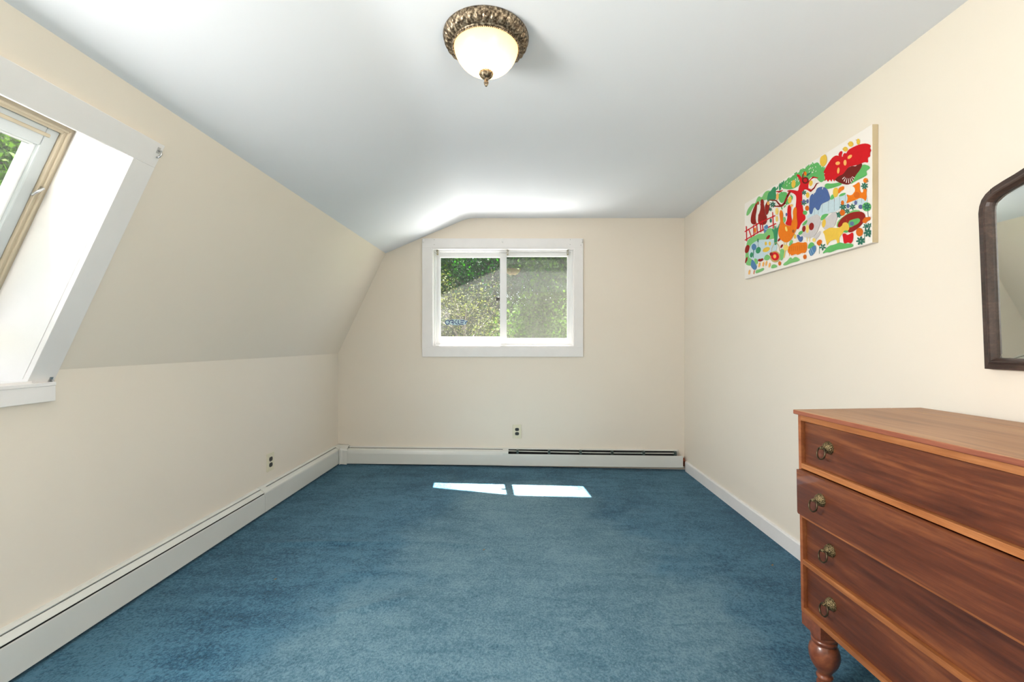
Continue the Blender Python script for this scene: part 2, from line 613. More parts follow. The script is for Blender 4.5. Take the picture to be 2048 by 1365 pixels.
# floor: tilted slab, gently uneven
RUCKS = [(-0.82, 1.765, -0.50, 1.945, 0.016, 0.020), (-1.45, 2.42, -0.72, 2.46, 0.011, 0.024), (-0.62, 2.47, -0.10, 2.43, 0.010, 0.020),
         (-0.085, 2.42, -0.055, 1.85, 0.006, 0.012), (-0.40, 2.30, -0.08, 2.33, 0.004, 0.016), (-0.95, 2.12, -0.60, 2.16, 0.004, 0.02)]
m = MB()
nx, ny = 180, 300
xs = [XL - 0.12 + (XR + 0.12 - XL + 0.12) * i / nx for i in range(nx + 1)]
ys = [YR - 0.1 + (YB + 0.1 - YR + 0.1) * j / ny for j in range(ny + 1)]
vv = []
for y in ys:
    for x in xs:
        e = 0.0
        # soft rucks in the carpet
        for (xa, ya, xb, yb, hgt, sg) in RUCKS:
            tt = ((x - xa) * (xb - xa) + (y - ya) * (yb - ya)) / ((xb - xa) ** 2 + (yb - ya) ** 2)
            if -0.1 < tt < 1.1:
                qx, qy = xa + (xb - xa) * tt, ya + (yb - ya) * tt
                dd = math.hypot(x - qx, y - qy)
                e += hgt * math.exp(-(dd / sg) ** 2) * max(0.0, math.sin((tt + 0.1) / 1.2 * PI))
        vv.append((x, y, floor_z(x) + e))
ff = []
for j in range(ny):
    for i in range(nx):
        a = j * (nx + 1) + i
        ff.append((a, a + 1, a + nx + 2, a + nx + 1))
m.add(vv, ff, 0, True)
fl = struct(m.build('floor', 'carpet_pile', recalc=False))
sm = fl.modifiers.new('thickness', 'SOLIDIFY')
sm.thickness = 0.03
sm.offset = -1

# ceiling: slanted strip + flat part, softly rounded between
def ceil_z(x):
    c_, r_ = -0.500, 0.085
    if x < c_ - r_:
        return 1.980 + (x + 1.265) * 0.4278
    if x > c_ + r_:
        return ZC
    t_ = (x - (c_ - r_)) / (2 * r_)
    za, zb_ = 1.980 + (c_ - r_ + 1.265) * 0.4278, ZC
    zm = ZC - 0.0
    return (1 - t_) ** 2 * za + 2 * t_ * (1 - t_) * zm + t_ ** 2 * zb_


prof = [(-1.30, ceil_z(-1.30)), (-1.265, 1.980)] + [(-0.588 + i * 0.008, ceil_z(-0.588 + i * 0.008)) for i in range(23)] + [(XR + 0.15, ZC)]
m = MB()
pts = [Vector((x, YR - 0.15, z)) for x, z in prof]
top = [Vector((x, YR - 0.15, z + 0.14)) for x, z in reversed(prof)]
m.prism(pts + top, (0, YB + 0.12 - YR + 0.15, 0), smooth=False)
ce = struct(m.build('ceiling', 'ceiling_paint'))

# left: knee wall and slope, with the opening of the slanted window
WY0, WY1 = -0.15, 1.50       # window opening along the room
WZ = 1.010                   # its sill height
WA = 0.797                   # its top, as a fraction of the slope
m = MB()


def knee(y0, y1, ztop):
    m.box(XL - 0.12, XL, y0, y1, -0.12, ztop)


def slope(y0, y1, a0, a1):
    p = [slope_pt(a0, y0, 0), slope_pt(a1, y0, 0), slope_pt(a1, y0, 0.12), slope_pt(a0, y0, 0.12)]
    m.prism(p, (0, y1 - y0, 0))


JT = 0.012                   # thickness of the lining boards
for y0, y1 in ((YR - 0.15, WY0 - JT), (WY1 + JT, YB + 0.12)):
    knee(y0, y1, 1.045)
    slope(y0, y1, 0.0, 1.06)
knee(WY0 - JT, WY1 + JT, WZ - JT)
slope(WY0 - JT, WY1 + JT, WA + JT / 1.034, 1.06)
struct(m.build('wall_left', 'wall_paint'))

# right and rear walls
m = MB()
DY0, DY1, DZ = -1.35, -0.45, 2.03  # unseen doorway, added to let the fill lamp in
m.box(XR, XR + 0.12, YR - 0.15, DY0, -0.15, ZC + 0.02)
m.box(XR, XR + 0.12, DY1, YB + 0.15, -0.15, ZC + 0.02)
m.box(XR, XR + 0.12, DY0, DY1, DZ, ZC + 0.02)
struct(m.build('wall_right', 'wall_paint'))
m = MB()
m.box(XL - 0.2, XR + 0.1, YR - 0.12, YR, -0.15, ZC + 0.1)
struct(m.build('wall_rear', 'wall_paint'))

# back wall round its window
BX0, BX1, BZ0, BZ1 = -0.835, 0.493, 1.104, 2.028
m = MB()
TH = 0.14
L = lambda *p: [Vector((x, YB, z)) for x, z in p]
m.prism(L((XL - 0.05, -0.12), (XR + 0.02, -0.12), (XR + 0.02, BZ0), (XL - 0.05, BZ0)), (0, TH, 0))
zs = lambda x: 1.980 + (x + 1.265) * 0.4278
m.prism(L((XL - 0.05, BZ0), (BX0, BZ0), (BX0, zs(BX0) + 0.03), (-1.265, 2.01), (-1.30, 1.98)), (0, TH, 0))
m.prism(L((BX1, BZ0), (XR + 0.02, BZ0), (XR + 0.02, ZC + 0.03), (BX1, ZC + 0.03)), (0, TH, 0))
m.prism(L((BX0, BZ1), (BX1, BZ1), (BX1, ZC + 0.03), (-0.5, ZC + 0.03), (BX0, zs(BX0) + 0.03)), (0, TH, 0))
struct(m.build('wall_back', 'wall_paint'))

m = MB()
m.box(XR - 0.016, XR, DY0 - 0.075, DY0, -0.03, DZ + 0.075)
m.box(XR - 0.016, XR, DY1, DY1 + 0.075, -0.03, DZ + 0.075)
m.box(XR - 0.016, XR, DY0, DY1, DZ, DZ + 0.075)
struct(m.build('fill_doorway', 'white_trim', bevel=0.002))  # trim of the doorway added for the fill lamp
# baseboard on the right wall (follows the floor's height there)
m = MB()
zb = -0.034
m.prism([(XR, DY1 + 0.075, zb), (XR - 0.015, DY1 + 0.075, zb), (XR - 0.015, DY1 + 0.075, 0.050), (XR - 0.011, DY1 + 0.075, 0.0565), (XR, DY1 + 0.075, 0.0585)], (0, 3.992 - DY1 - 0.075, 0))
struct(m.build('baseboard_right', 'white_trim'))

# roof seen from outside and its overhang beyond the back wall
m = MB()
ex = [(-2.25, 0.55), (-1.62, 2.08), (-0.17, 2.730), (3.4, 2.730), (3.4, 2.95), (-0.3, 2.95), (-1.75, 2.26), (-2.40, 0.60)]
m.prism([Vector((x, YB + 0.16, z)) for x, z in ex], (0, 0.335, 0))
struct(m.build('roof_overhang', 'siding'))

m = MB()
m.prism([(-1.20, YR - 0.2, 2.29), (-2.08, YR - 0.2, 2.165), (-2.08, YR - 0.2, 2.25), (-1.20, YR - 0.2, 2.46)], (0, YB + 0.15 - YR + 0.2, 0))
struct(m.build('sun_blocker', 'siding'))  # unseen slab added to keep direct sun off the slanted window

# ------------------------------------------------------------------ back window (window_1)
w1 = struct(bpy.data.objects.new('window_1', None))
COL.objects.link(w1)
w1.location = ((BX0 + BX1) / 2, YB, BZ0)
OFF = Vector(w1.location)


def wpart(m, name, mat, parent=w1, **kw):
    m.v = [tuple(Vector(p) - OFF) for p in m.v]
    return m.build(name, mat, parent, **kw)


cx0, cx1, cz0, cz1 = -0.921, 0.572, 1.017, 2.1146
ct = 0.018
m = MB()
m.box(cx0, cx1, YB - ct, YB, BZ1, cz1)
m.box(cx0, cx1, YB - ct, YB, cz0, BZ0)
m.box(cx0, BX0, YB - ct, YB, BZ0, BZ1)
m.box(BX1, cx1, YB - ct, YB, BZ0, BZ1)
wpart(m, 'casing', 'white_trim', bevel=0.0015)
# jamb lining
m = MB()
jt = 0.012
m.box(BX0, BX0 + jt, YB - ct + 0.004, YB + 0.15, BZ0, BZ1)
m.box(BX1 - jt, BX1, YB - ct + 0.004, YB + 0.15, BZ0, BZ1)
m.box(BX0 + jt, BX1 - jt, YB - ct + 0.004, YB + 0.15, BZ1 - jt, BZ1)
m.box(BX0 + jt, BX1 - jt, YB - ct + 0.004, YB + 0.15, BZ0, BZ0 + jt)
wpart(m, 'jamb', 'white_trim')
# vinyl master frame with two tracks
m = MB()


def ring(m, x0, x1, z0, z1, w, y0, y1, wl=None, wr=None, wt=None, wb_=None):
    wl = wl or w; wr = wr or w; wt = wt or w; wb_ = wb_ or w
    m.box(x0, x0 + wl, y0, y1, z0, z1)
    m.box(x1 - wr, x1, y0, y1, z0, z1)
    m.box(x0 + wl, x1 - wr, y0, y1, z1 - wt, z1)
    m.box(x0 + wl, x1 - wr, y0, y1, z0, z0 + wb_)


ring(m, BX0 + jt, BX1 - jt, BZ0 + jt, BZ1 - jt, 0.010, YB + 0.035, YB + 0.150)
ring(m, BX0 + jt + 0.008, BX1 - jt - 0.008, BZ0 + jt + 0.006, BZ1 - jt - 0.006, 0.012, YB + 0.050, YB + 0.058)
ring(m, BX0 + jt + 0.008, BX1 - jt - 0.008, BZ0 + jt + 0.006, BZ1 - jt - 0.006, 0.014, YB + 0.084, YB + 0.090)
wpart(m, 'window_frame', 'white_vinyl', bevel=0.001)


def sash(x0, x1, z0, z1, gx0, gx1, gz0, gz1, y0, y1, glass):
    m = MB()
    m.box(x0, gx0, y0, y1, z0, z1)
    m.box(gx1, x1, y0, y1, z0, z1)
    m.box(gx0, gx1, y0, y1, gz1, z1)
    m.box(gx0, gx1, y0, y1, z0, gz0)
    # glazing bead
    b = 0.006
    ring(m, gx0 - 0.001, gx1 + 0.001, gz0 - 0.001, gz1 + 0.001, b, y0 + 0.006, y1 - 0.002)
    s_ = wpart(m, 'sash', 'white_vinyl', bevel=0.0015)
    g = MB()
    g.box(gx0 - 0.001, gx1 + 0.001, (y0 + y1) / 2 - 0.002, (y0 + y1) / 2 + 0.002, gz0 - 0.001, gz1 + 0.001)
    wpart(g, 'glass_pane', glass, s_)
    return s_


sash_r = sash(-0.2035, 0.468, 1.128, 1.994, -0.146, 0.436, 1.185, 1.966, YB + 0.058, YB + 0.082, 'dusty_glass')
sash_l = sash(-0.812, -0.165, 1.127, 2.0055, -0.7765, -0.200, 1.200, 1.964, YB + 0.090, YB + 0.114, 'dusty_glass')
m = MB()
m.box(-0.240, -0.206, YB + 0.078, YB + 0.088, 1.545, 1.582)
m.box(-0.226, -0.212, YB + 0.068, YB + 0.080, 1.553, 1.575)
wpart(m, 'latch', 'dark_plastic', sash_l, bevel=0.002)
m = MB()
m.box(0.444, 0.454, YB + 0.051, YB + 0.058, 1.535, 1.600)
wpart(m, 'finger_pull', 'white_vinyl', sash_r, bevel=0.003)
m = MB()
m.box(-0.19, 0.462, YB + 0.128, YB + 0.129, 1.14, 1.99)
scr = wpart(m, 'insect_screen', 'insect_screen')
scr['label'] = 'grey insect screen outside the right pane'
# little brass roller-blind hooks under the head and white curtain-rod hooks on the casing
for x in (-0.785, -0.130, 0.432):
    m = MB()
    m.box(x - 0.007, x - 0.004, YB + 0.012, YB + 0.034, 1.975, 2.016)
    m.box(x + 0.004, x + 0.007, YB + 0.012, YB + 0.034, 1.975, 2.016)
    m.box(x - 0.007, x + 0.007, YB + 0.012, YB + 0.034, 1.968, 1.976)
    wpart(m, 'blind_bracket', 'hook_brass', bevel=0.001)
for x in (-0.908, -0.1775, 0.556):
    m = MB()
    m.tube([(x, YB - ct + 0.001, 2.104), (x, YB - ct - 0.010, 2.102), (x, YB - ct - 0.020, 2.092), (x, YB - ct - 0.021, 2.078), (x + 0.004, YB - ct - 0.012, 2.072)], 0.0035, 8)
    m.box(x - 0.006, x + 0.006, YB - ct - 0.003, YB - ct + 0.001, 2.090, 2.112)
    wpart(m, 'curtain_hook', 'hook_white')
m = MB()
for x, z in ((-0.808, 2.103), (-0.808, 2.057), (0.452, 2.103), (0.450, 2.057), (0.550, 2.052)):
    m.lathe([(0.0, -0.0006), (0.0026, -0.0006), (0.0026, 0.0002)], 8, 'y', (x, YB - ct, z))
wpart(m, 'screw_hole', 'dark_plastic')

# sticker on the left pane
STY = (YB + 0.102) - 0.0028
k = STY / F
m1 = MB(); m2 = MB()


def spx(x, y):      # zoom crop coordinates (870,490 origin, 6.5x) to the pane
    px = 880 + x / 21.0
    py = 630 + y / 21.0
    return Vector(((px - CX) * k, STY, CZ + (CY - py) * k))


def stroke(mb, pts, w, dy, close=False):
    P = [spx(*p) + Vector((0, dy, 0)) for p in pts]
    n = len(P)
    le, ri = [], []
    for i in range(n):
        if close:
            d = P[(i + 1) % n] - P[i - 1]
        else:
            d = P[min(i + 1, n - 1)] - P[max(i - 1, 0)]
        d.normalize()
        q = Vector((-d.z, 0, d.x)) * w
        le.append(P[i] + q); ri.append(P[i] - q)
    rng = range(n if close else n - 1)
    for i in rng:
        j = (i + 1) % n
        mb.add([le[i], ri[i], ri[j], le[j]], [(0, 1, 2, 3)])


def ell(cx, cy, rx, ry, n=20, a0=0, a1=360):
    return [(cx + rx * math.cos(math.radians(a0 + (a1 - a0) * i / n)), cy + ry * math.sin(math.radians(a0 + (a1 - a0) * i / n))) for i in range(n + (0 if a1 - a0 == 360 else 1))]


letters = [
    (ell(310, 315, 85, 86, 28), True),
    ([(388, 288), (408, 262), (436, 242), (470, 233), (548, 233)], False),
    ([(549, 219), (549, 416)], False),
    ([(458, 322), (536, 322)], False),
    ([(703, 218), (602, 305), (738, 412)], False),
    ([(765, 222), (765, 345), (770, 368), (784, 386), (810, 395), (985, 395)], False),
    ([(864, 235), (975, 236), (1005, 246), (1028, 275)], False),
    ([(862, 318), (988, 318)], False),
    ([(1152, 272), (1105, 296), (1084, 312), (1074, 336), (1074, 384)], False),
]
for pts, cl in letters:
    stroke(m2, pts, 0.0034, 0.0, cl)
hull = [(195, 320), (225, 235), (310, 195), (420, 215), (560, 195), (720, 195), (980, 200), (1040, 232), (1180, 250), (1120, 320), (1105, 400), (1000, 425), (760, 440), (560, 440), (420, 400), (320, 440), (235, 410)]
m1.add([spx(*p) + Vector((0, 0.0005, 0)) for p in hull], [tuple(range(len(hull)))])
plain('sticker_halo', rgb(150, 190, 215), 0.4, vary=(9.0, 0.02))
plain('sticker_blue', rgb(4, 20, 78), 0.8, spec=0.1, vary=(9.0, 0.02))
MATS['sticker_halo'].node_tree.nodes['Principled BSDF'].inputs['Alpha'].default_value = 0.42
st = thing('window_sticker', 'dark blue lettered sticker at the lower left of the back window glass', 'sticker', spx(690, 440))
for mm, nm, mt in ((m1, 'sticker_backing', 'sticker_halo'), (m2, 'sticker_lettering', 'sticker_blue')):
    mm.v = [tuple(Vector(p) - Vector(st.location)) for p in mm.v]
    mm.build(nm, mt, st, recalc=False)

# ------------------------------------------------------------------ slanted window (window_2)
w2 = struct(bpy.data.objects.new('window_2', None))
COL.objects.link(w2)
w2.location = (XL, (WY0 + WY1) / 2, WZ)
OFF = Vector(w2.location)
L2 = (B_ - A_).length


def sbox(m, s0, s1, y0, y1, d0, d1, mi=0):
    """box in slope coordinates: s metres up the slope, d metres outwards"""
    P = lambda s_, y, d: slope_pt(s_ / L2, y, d)
    m.hexa([P(s0, y0, d0), P(s1, y0, d0), P(s1, y1, d0), P(s0, y1, d0), P(s0, y0, d1), P(s1, y0, d1), P(s1, y1, d1), P(s0, y1, d1)], mi)


sT = WA * L2
CWD = 0.088
m = MB()
sbox(m, sT, sT + CWD, WY0 - CWD, WY1 + CWD, -0.018, 0.0)
sbox(m, -0.052, sT, WY1, WY1 + CWD, -0.018, 0.0)
sbox(m, -0.052, sT, WY0 - CWD, WY0, -0.018, 0.0)
wpart(m, 'casing', 'white_trim', w2, bevel=0.0015)
m = MB()
m.box(XL, XL + 0.020, WY0 - CWD - 0.0, WY1 + CWD - 0.012, 0.934, 0.995)
m.box(XL - 0.02, XL + 0.022, WY0 - CWD, WY1 + CWD - 0.012, 0.990, 1.003)
wpart(m, 'apron', 'white_trim', w2, bevel=0.0015)
# deep reveal
m = MB()
D = 0.20
sbox(m, -0.03, sT, WY1 - 0.0015, WY1 + JT, 0.0004, D + 0.10)
sbox(m, -0.03, sT, WY0 - JT, WY0 + 0.0015, 0.0004, D + 0.10)
sbox(m, sT - 0.0015, sT + JT, WY0 - JT, WY1 + JT, 0.0004, D + 0.10)
m.box(XL - 0.36, XL + 0.005, WY0 - JT, WY1 + JT, WZ - JT, WZ)
# gusset closing the triangle between sill and slope
for y in (WY0 - JT, WY1):
    p0 = slope_pt(-0.02, y, 0); p1 = slope_pt(0.12, y, D + 0.1)
    m.prism([(XL + 0.004, y + 0.0005, WZ), (p0.x + 0.004, y + 0.0005, p0.z + 0.03), (p1.x, y + 0.0005, p1.z), (p1.x, y + 0.0005, WZ - 0.005)], (0, JT, 0))
wpart(m, 'reveal', 'white_trim', w2)


def sring(m, s0, s1, y0, y1, w, d0, d1):
    sbox(m, s0, s1, y0, y0 + w, d0, d1)
    sbox(m, s0, s1, y1 - w, y1, d0, d1)
    sbox(m, s1 - w, s1, y0 + w, y1 - w, d0, d1)
    sbox(m, s0, s0 + w, y0 + w, y1 - w, d0, d1)


m = MB()
sring(m, 0.02, sT, WY0, WY1, 0.030, D, D + 0.05)
sring(m, 0.035, sT - 0.012, WY0 + 0.012, WY1 - 0.012, 0.008, D - 0.006, D + 0.004)
fr2 = wpart(m, 'window_frame', 'tan_vinyl', w2, bevel=0.002)
# two crank sashes side by side
ymid = (WY0 + WY1) / 2
for (y0, y1) in ((WY0 + 0.0303, ymid - 0.002), (ymid + 0.002, WY1 - 0.0303)):
    m = MB()
    s0, s1 = 0.0505, sT - 0.0303
    w = 0.0377
    sbox(m, s0, s1, y0, y0 + w, D + 0.010, D + 0.055)
    sbox(m, s0, s1, y1 - w, y1, D + 0.010, D + 0.055)
    sbox(m, s1 - 0.0657, s1, y0 + w, y1 - w, D + 0.010, D + 0.055)
    sbox(m, s0, s0 + 0.05, y0 + w, y1 - w, D + 0.010, D + 0.055)
    s_ = wpart(m, 'sash', 'grey_sash', w2, bevel=0.004)
    m = MB()
    sring(m, s0 + 0.049, s1 - 0.0647, y0 + w - 0.001, y1 - w + 0.001, 0.008, D + 0.022, D + 0.050)
    wpart(m, 'glazing_bead', 'white_vinyl', s_, bevel=0.002)
    m = MB()
    sbox(m, s1 - 0.030, s1 - 0.018, y0 + w, y1 - w + 0.012, D + 0.004, D + 0.011)
    wpart(m, 'pull_rail', 'tan_vinyl', s_, bevel=0.003)
    m = MB()
    sbox(m, s0 + 0.04, s1 - 0.05, y0 + w - 0.004, y1 - w + 0.004, D + 0.034, D + 0.038)
    wpart(m, 'glass_pane', 'clean_glass', s_)
    # outside reveal of the frame
    m = MB()
    sring(m, s0 + 0.030, s1 - 0.060, y0 + 0.0257, y1 - 0.0257, 0.016, D + 0.038, D + 0.066)
    wpart(m, 'outer_frame', 'white_vinyl', s_)
m = MB()
P = lambda s_, y, d: slope_pt(s_ / L2, y, d)
m.tube([P(0.60, WY1 - 0.022, D - 0.002), P(0.60, WY1 - 0.030, D - 0.018), P(0.585, WY1 - 0.040, D - 0.016), P(0.565, WY1 - 0.044, D - 0.006)], 0.004, 8)
wpart(m, 'sash_hook', 'steel', fr2)
for s_, y in ((sT + CWD - 0.026, WY1 + CWD - 0.018), (-0.030, WY1 + CWD - 0.016)):
    m = MB()
    p = [P(s_, y, -0.018), P(s_ + 0.002, y, -0.030), P(s_ - 0.008, y, -0.036), P(s_ - 0.020, y, -0.032), P(s_ - 0.024, y, -0.024)]
    m.tube(p, 0.0028, 8)
    sbox(m, s_ - 0.010, s_ + 0.012, y - 0.005, y + 0.005, -0.0205, -0.018)
    wpart(m, 'curtain_hook', 'steel', w2)
# cover flashing outside, under the window
m = MB()
sbox(m, sT + 0.0, sT + 0.16, WY0 - 0.1, WY1 + 0.1, 0.12, D + 0.10)
wpart(m, 'outer_head', 'white_vinyl', w2)

# ------------------------------------------------------------------ baseboard heaters


def heater_profile(kind):
    """(out from wall, height) outline of front cover, closed damper"""
    if kind == 'closed':
        return [(0.0, 0.166), (0.012, 0.165), (0.022, 0.160), (0.040, 0.148), (0.0455, 0.140), (0.0475, 0.132), (0.0475, 0.014), (0.044, 0.014), (0.044, 0.130), (0.0, 0.15)]


def extrude_y(m, prof, x_wall, sgn, y0, y1, z0, mi=0):
    m.prism([(x_wall + sgn * o, y0, z0 + h) for o, h in prof], (0, y1 - y0, 0), mi)


# left wall heater
HL0, HL1 = YR + 0.02, 3.955
ZL = 0.034
SP = 2.815
h = thing('baseboard_heater', 'long cream metal baseboard heater along the left knee wall', 'heater', (XL, (HL0 + HL1) / 2, ZL))
OFF = Vector(h.location)


def hpart(m, name, mat, parent, **kw):
    return wpart(m, name, mat, parent, **kw)


# near section: hood, damper and front panel parted by dark slots
m = MB()
extrude_y(m, [(0.0, 0.173), (0.010, 0.172), (0.021, 0.1655), (0.021, 0.162), (0.010, 0.167), (0.0, 0.168)], XL, 1, HL0, HL1 - 0.01, ZL)
extrude_y(m, [(0.0, 0.0), (0.002, 0.0), (0.002, 0.17), (0.0, 0.17)], XL, 1, HL0, HL1, ZL)
hpart(m, 'back_plate', 'heater_enamel', h)
m = MB()
extrude_y(m, [(0.0242, 0.1600), (0.0445, 0.1410), (0.0445, 0.1385), (0.023, 0.157)], XL, 1, HL0, SP, ZL)
hpart(m, 'damper', 'heater_enamel', h, bevel=0.0005)
m = MB()
extrude_y(m, [(0.0440, 0.1325), (0.0470, 0.1320), (0.0480, 0.129), (0.0480, 0.014), (0.044, 0.012), (0.044, 0.10)], XL, 1, HL0, SP, ZL)
hpart(m, 'front_cover', 'heater_enamel', h)
m = MB()
extrude_y(m, [(0.0245, 0.1595), (0.0370, 0.148), (0.0455, 0.1385), (0.0478, 0.130), (0.0480, 0.014), (0.0450, 0.012), (0.0445, 0.128), (0.035, 0.143), (0.025, 0.154)], XL, 1, SP + 0.002, HL1, ZL)
hpart(m, 'front_cover', 'heater_enamel', h)
m = MB()
extrude_y(m, [(0.0, 0.1745), (0.011, 0.1735), (0.024, 0.1650), (0.047, 0.1430), (0.0505, 0.136), (0.0505, 0.118), (0.046, 0.118), (0.046, 0.135), (0.02, 0.16), (0.0, 0.169)], XL, 1, SP - 0.006, SP + 0.050, ZL)
extrude_y(m, [(0.046, 0.014), (0.0488, 0.014), (0.0488, 0.120), (0.046, 0.120)], XL, 1, SP + 0.001, SP + 0.036, ZL)
hpart(m, 'joint_cover', 'heater_enamel', h)
m = MB()
m.box(XL + 0.004, XL + 0.040, HL0 + 0.02, HL1 - 0.03, ZL + 0.045, ZL + 0.108)
hpart(m, 'heating_fins', 'fin_metal', h)
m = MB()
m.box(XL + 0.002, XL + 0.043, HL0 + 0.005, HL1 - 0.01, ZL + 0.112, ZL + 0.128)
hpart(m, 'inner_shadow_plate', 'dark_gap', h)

# back wall heater: slightly out of level like the floor
TILT = 0.0116
hb = thing('baseboard_heater', 'white baseboard heater under the back window with a dark open slot at its right', 'heater',
           (-1.60, YB, 0.0330), (0, TILT, 0))
W0, W1 = 0.0, 3.078


def exx(m, prof, x0, x1, mi=0):
    m.prism([(x0, -o, z) for o, z in prof], (x1 - x0, 0, 0), mi)


m = MB()
exx(m, [(0.0, 0.1545), (0.012, 0.153), (0.022, 0.148), (0.022, 0.1455), (0.012, 0.149), (0.0, 0.150)], W0, W1 - 0.03)
exx(m, [(0.0, 0.0), (0.002, 0.0), (0.002, 0.152), (0.0, 0.152)], W0, W1 - 0.02)
m.build('back_plate', 'heater_enamel', hb)
sp2 = 1.432
m = MB()
exx(m, [(0.0275, 0.1425), (0.042, 0.139), (0.055, 0.132), (0.060, 0.118), (0.062, 0.110), (0.064, 0.100), (0.066, 0.008), (0.062, 0.006), (0.060, 0.10), (0.053, 0.129), (0.027, 0.1385)], W0 - 0.002, sp2)
m.build('front_cover', 'heater_enamel', hb)
m = MB()
exx(m, [(0.0, 0.156), (0.013, 0.1545), (0.044, 0.143), (0.058, 0.134), (0.066, 0.118), (0.068, 0.006), (0.064, 0.006), (0.06, 0.12), (0.0, 0.15)], sp2 - 0.006, sp2 + 0.046)
m.build('joint_cover', 'heater_enamel', hb)
m = MB()
exx(m, [(0.0600, 0.108), (0.0640, 0.112), (0.0655, 0.108), (0.0665, 0.006), (0.0625, 0.004), (0.0610, 0.10)], sp2 + 0.046, W1)
m.build('front_cover', 'heater_enamel', hb)
m = MB()     # open damper blade, warped a little
for i in range(8):
    x0 = sp2 + 0.046 + (W1 - 0.05 - sp2 - 0.046) * i / 8
    x1 = sp2 + 0.046 + (W1 - 0.05 - sp2 - 0.046) * (i + 1) / 8
    zz = lambda x: 0.1335 - 0.006 * math.sin((x - sp2) / (W1 - sp2) * PI) + 0.005 * (1 - (x - sp2) / (W1 - sp2))
    m.hexa([(x0, -0.036, zz(x0) - 0.002), (x1, -0.036, zz(x1) - 0.002), (x1, -0.050, zz(x1) - 0.004), (x0, -0.050, zz(x0) - 0.004),
            (x0, -0.036, zz(x0)), (x1, -0.036, zz(x1)), (x1, -0.050, zz(x1) - 0.002), (x0, -0.050, zz(x0) - 0.002)])
m.build('damper', 'heater_enamel', hb)
m = MB()
for i in range(6):
    x = sp2 + 0.12 + i * 0.29
    m = MB()
    m.box(x, x + 0.02, -0.058, -0.003, 0.108, 0.148)
    m.build('bracket', 'fin_metal', hb)
m = MB()
m.box(W0 + 0.06, W1 - 0.07, -0.056, -0.004, 0.035, 0.098)
m.build('heating_fins', 'fin_metal', hb)
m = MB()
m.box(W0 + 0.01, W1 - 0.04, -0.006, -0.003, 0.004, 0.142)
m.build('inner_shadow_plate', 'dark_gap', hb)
m = MB()
m.tube([(W1 - 0.08, -0.030, 0.085), (W1 + 0.005, -0.030, 0.085), (W1 + 0.017, -0.030, 0.079), (W1 + 0.020, -0.030, 0.066), (W1 + 0.020, -0.030, 0.010)], 0.0095, 12)
m.tube([(W1 - 0.01, -0.030, 0.085), (W1 + 0.002, -0.030, 0.085)], 0.0125, 12)
m.tube([(W1 + 0.0195, -0.030, 0.072), (W1 + 0.020, -0.030, 0.052)], 0.0125, 12)
m.build('copper_pipe', 'copper', hb)
# mitred corner piece between the two heaters
m = MB()
pf = [(0.0, 0.175), (0.016, 0.173), (0.043, 0.152), (0.051, 0.136), (0.053, 0.010)]
c = []
for o, z in pf:
    k_ = o / 0.053
    c.append(((XL + o * 1.04, 3.942, z), (XL + 0.058 * k_, YB - 0.084 * k_, z), (XL + 0.074 * k_, YB - 0.075 * k_, z - 0.003), (-1.597, YB - 0.071 * k_, z - 0.008)))
vs = []
for row in c:
    vs += list(row)
fs = []
for i in range(len(pf) - 1):
    for j in range(3):
        a = i * 4 + j
        fs.append((a, a + 1, a + 5, a + 4))
# lid against the walls
b0 = len(vs)
vs += [(XL, YB, 0.175)]
fs += [(0, 1, b0), (1, 2, b0), (2, 3, b0)]
OFF = Vector((XL, YB, ZL))
m.add([tuple(Vector(p) + Vector((0, 0, 0.030)) - OFF) for p in vs], fs)
cp = m.build('heater_corner_cover', 'heater_enamel', recalc=True)
cp.location = OFF
sm = cp.modifiers.new('thickness', 'SOLIDIFY'); sm.thickness = 0.0015
tag(cp, 'cream corner cover joining the two baseboard heaters in the back left corner', 'heater cover')

# ------------------------------------------------------------------ outlets


def outlet(loc, rotz, label, w, hh):
    t_ = thing('wall_outlet', label, 'outlet', loc, (0, 0, rotz), 'duplex wall outlets')
    m = MB()
    m.box(-w / 2, w / 2, -0.005, 0.0, -hh / 2, hh / 2)
    m.build('cover_plate', 'ivory_plastic', t_, bevel=0.002)
    for s_ in (1, -1):
        m = MB()
        pts = []
        for i in range(24):
            a = 2 * PI * i / 24
            x = 0.0185 * math.cos(a)
            z = max(-0.0140, min(0.0140, 0.0185 * math.sin(a)))
            pts.append((x, -0.0075, z + s_ * 0.0195))
        m.prism(pts, (0, 0.004, 0))
        r_ = m.build('receptacle', 'dark_plastic', t_)
        m = MB()
        z0 = s_ * 0.0195
        m.box(-0.0075, -0.0055, -0.0079, -0.0074, z0 - 0.004, z0 + 0.005)
        m.box(0.0055, 0.0075, -0.0079, -0.0074, z0 - 0.003, z0 + 0.004)
        m.build('slot', 'dark_gap', r_)
    m = MB()
    m.lathe([(0.0, -0.0062), (0.0030, -0.0060), (0.0034, -0.0048)], 12, 'y', (0, 0, 0))
    m.build('screw', 'steel', t_)
    return t_


outlet((-0.0415, YB, 0.3215), 0, 'ivory wall outlet on the back wall below the window', 0.082, 0.128)
outlet((XL, 2.953, 0.3370), PI / 2, 'ivory wall outlet on the left knee wall above the long heater', 0.082, 0.120)

# ------------------------------------------------------------------ ceiling light
LX, LY = -0.1345, 1.657
lamp = thing('ceiling_light', 'flush ceiling light with ornate bronze rim and glowing cream glass bowl', 'ceiling light', (LX, LY, ZC))


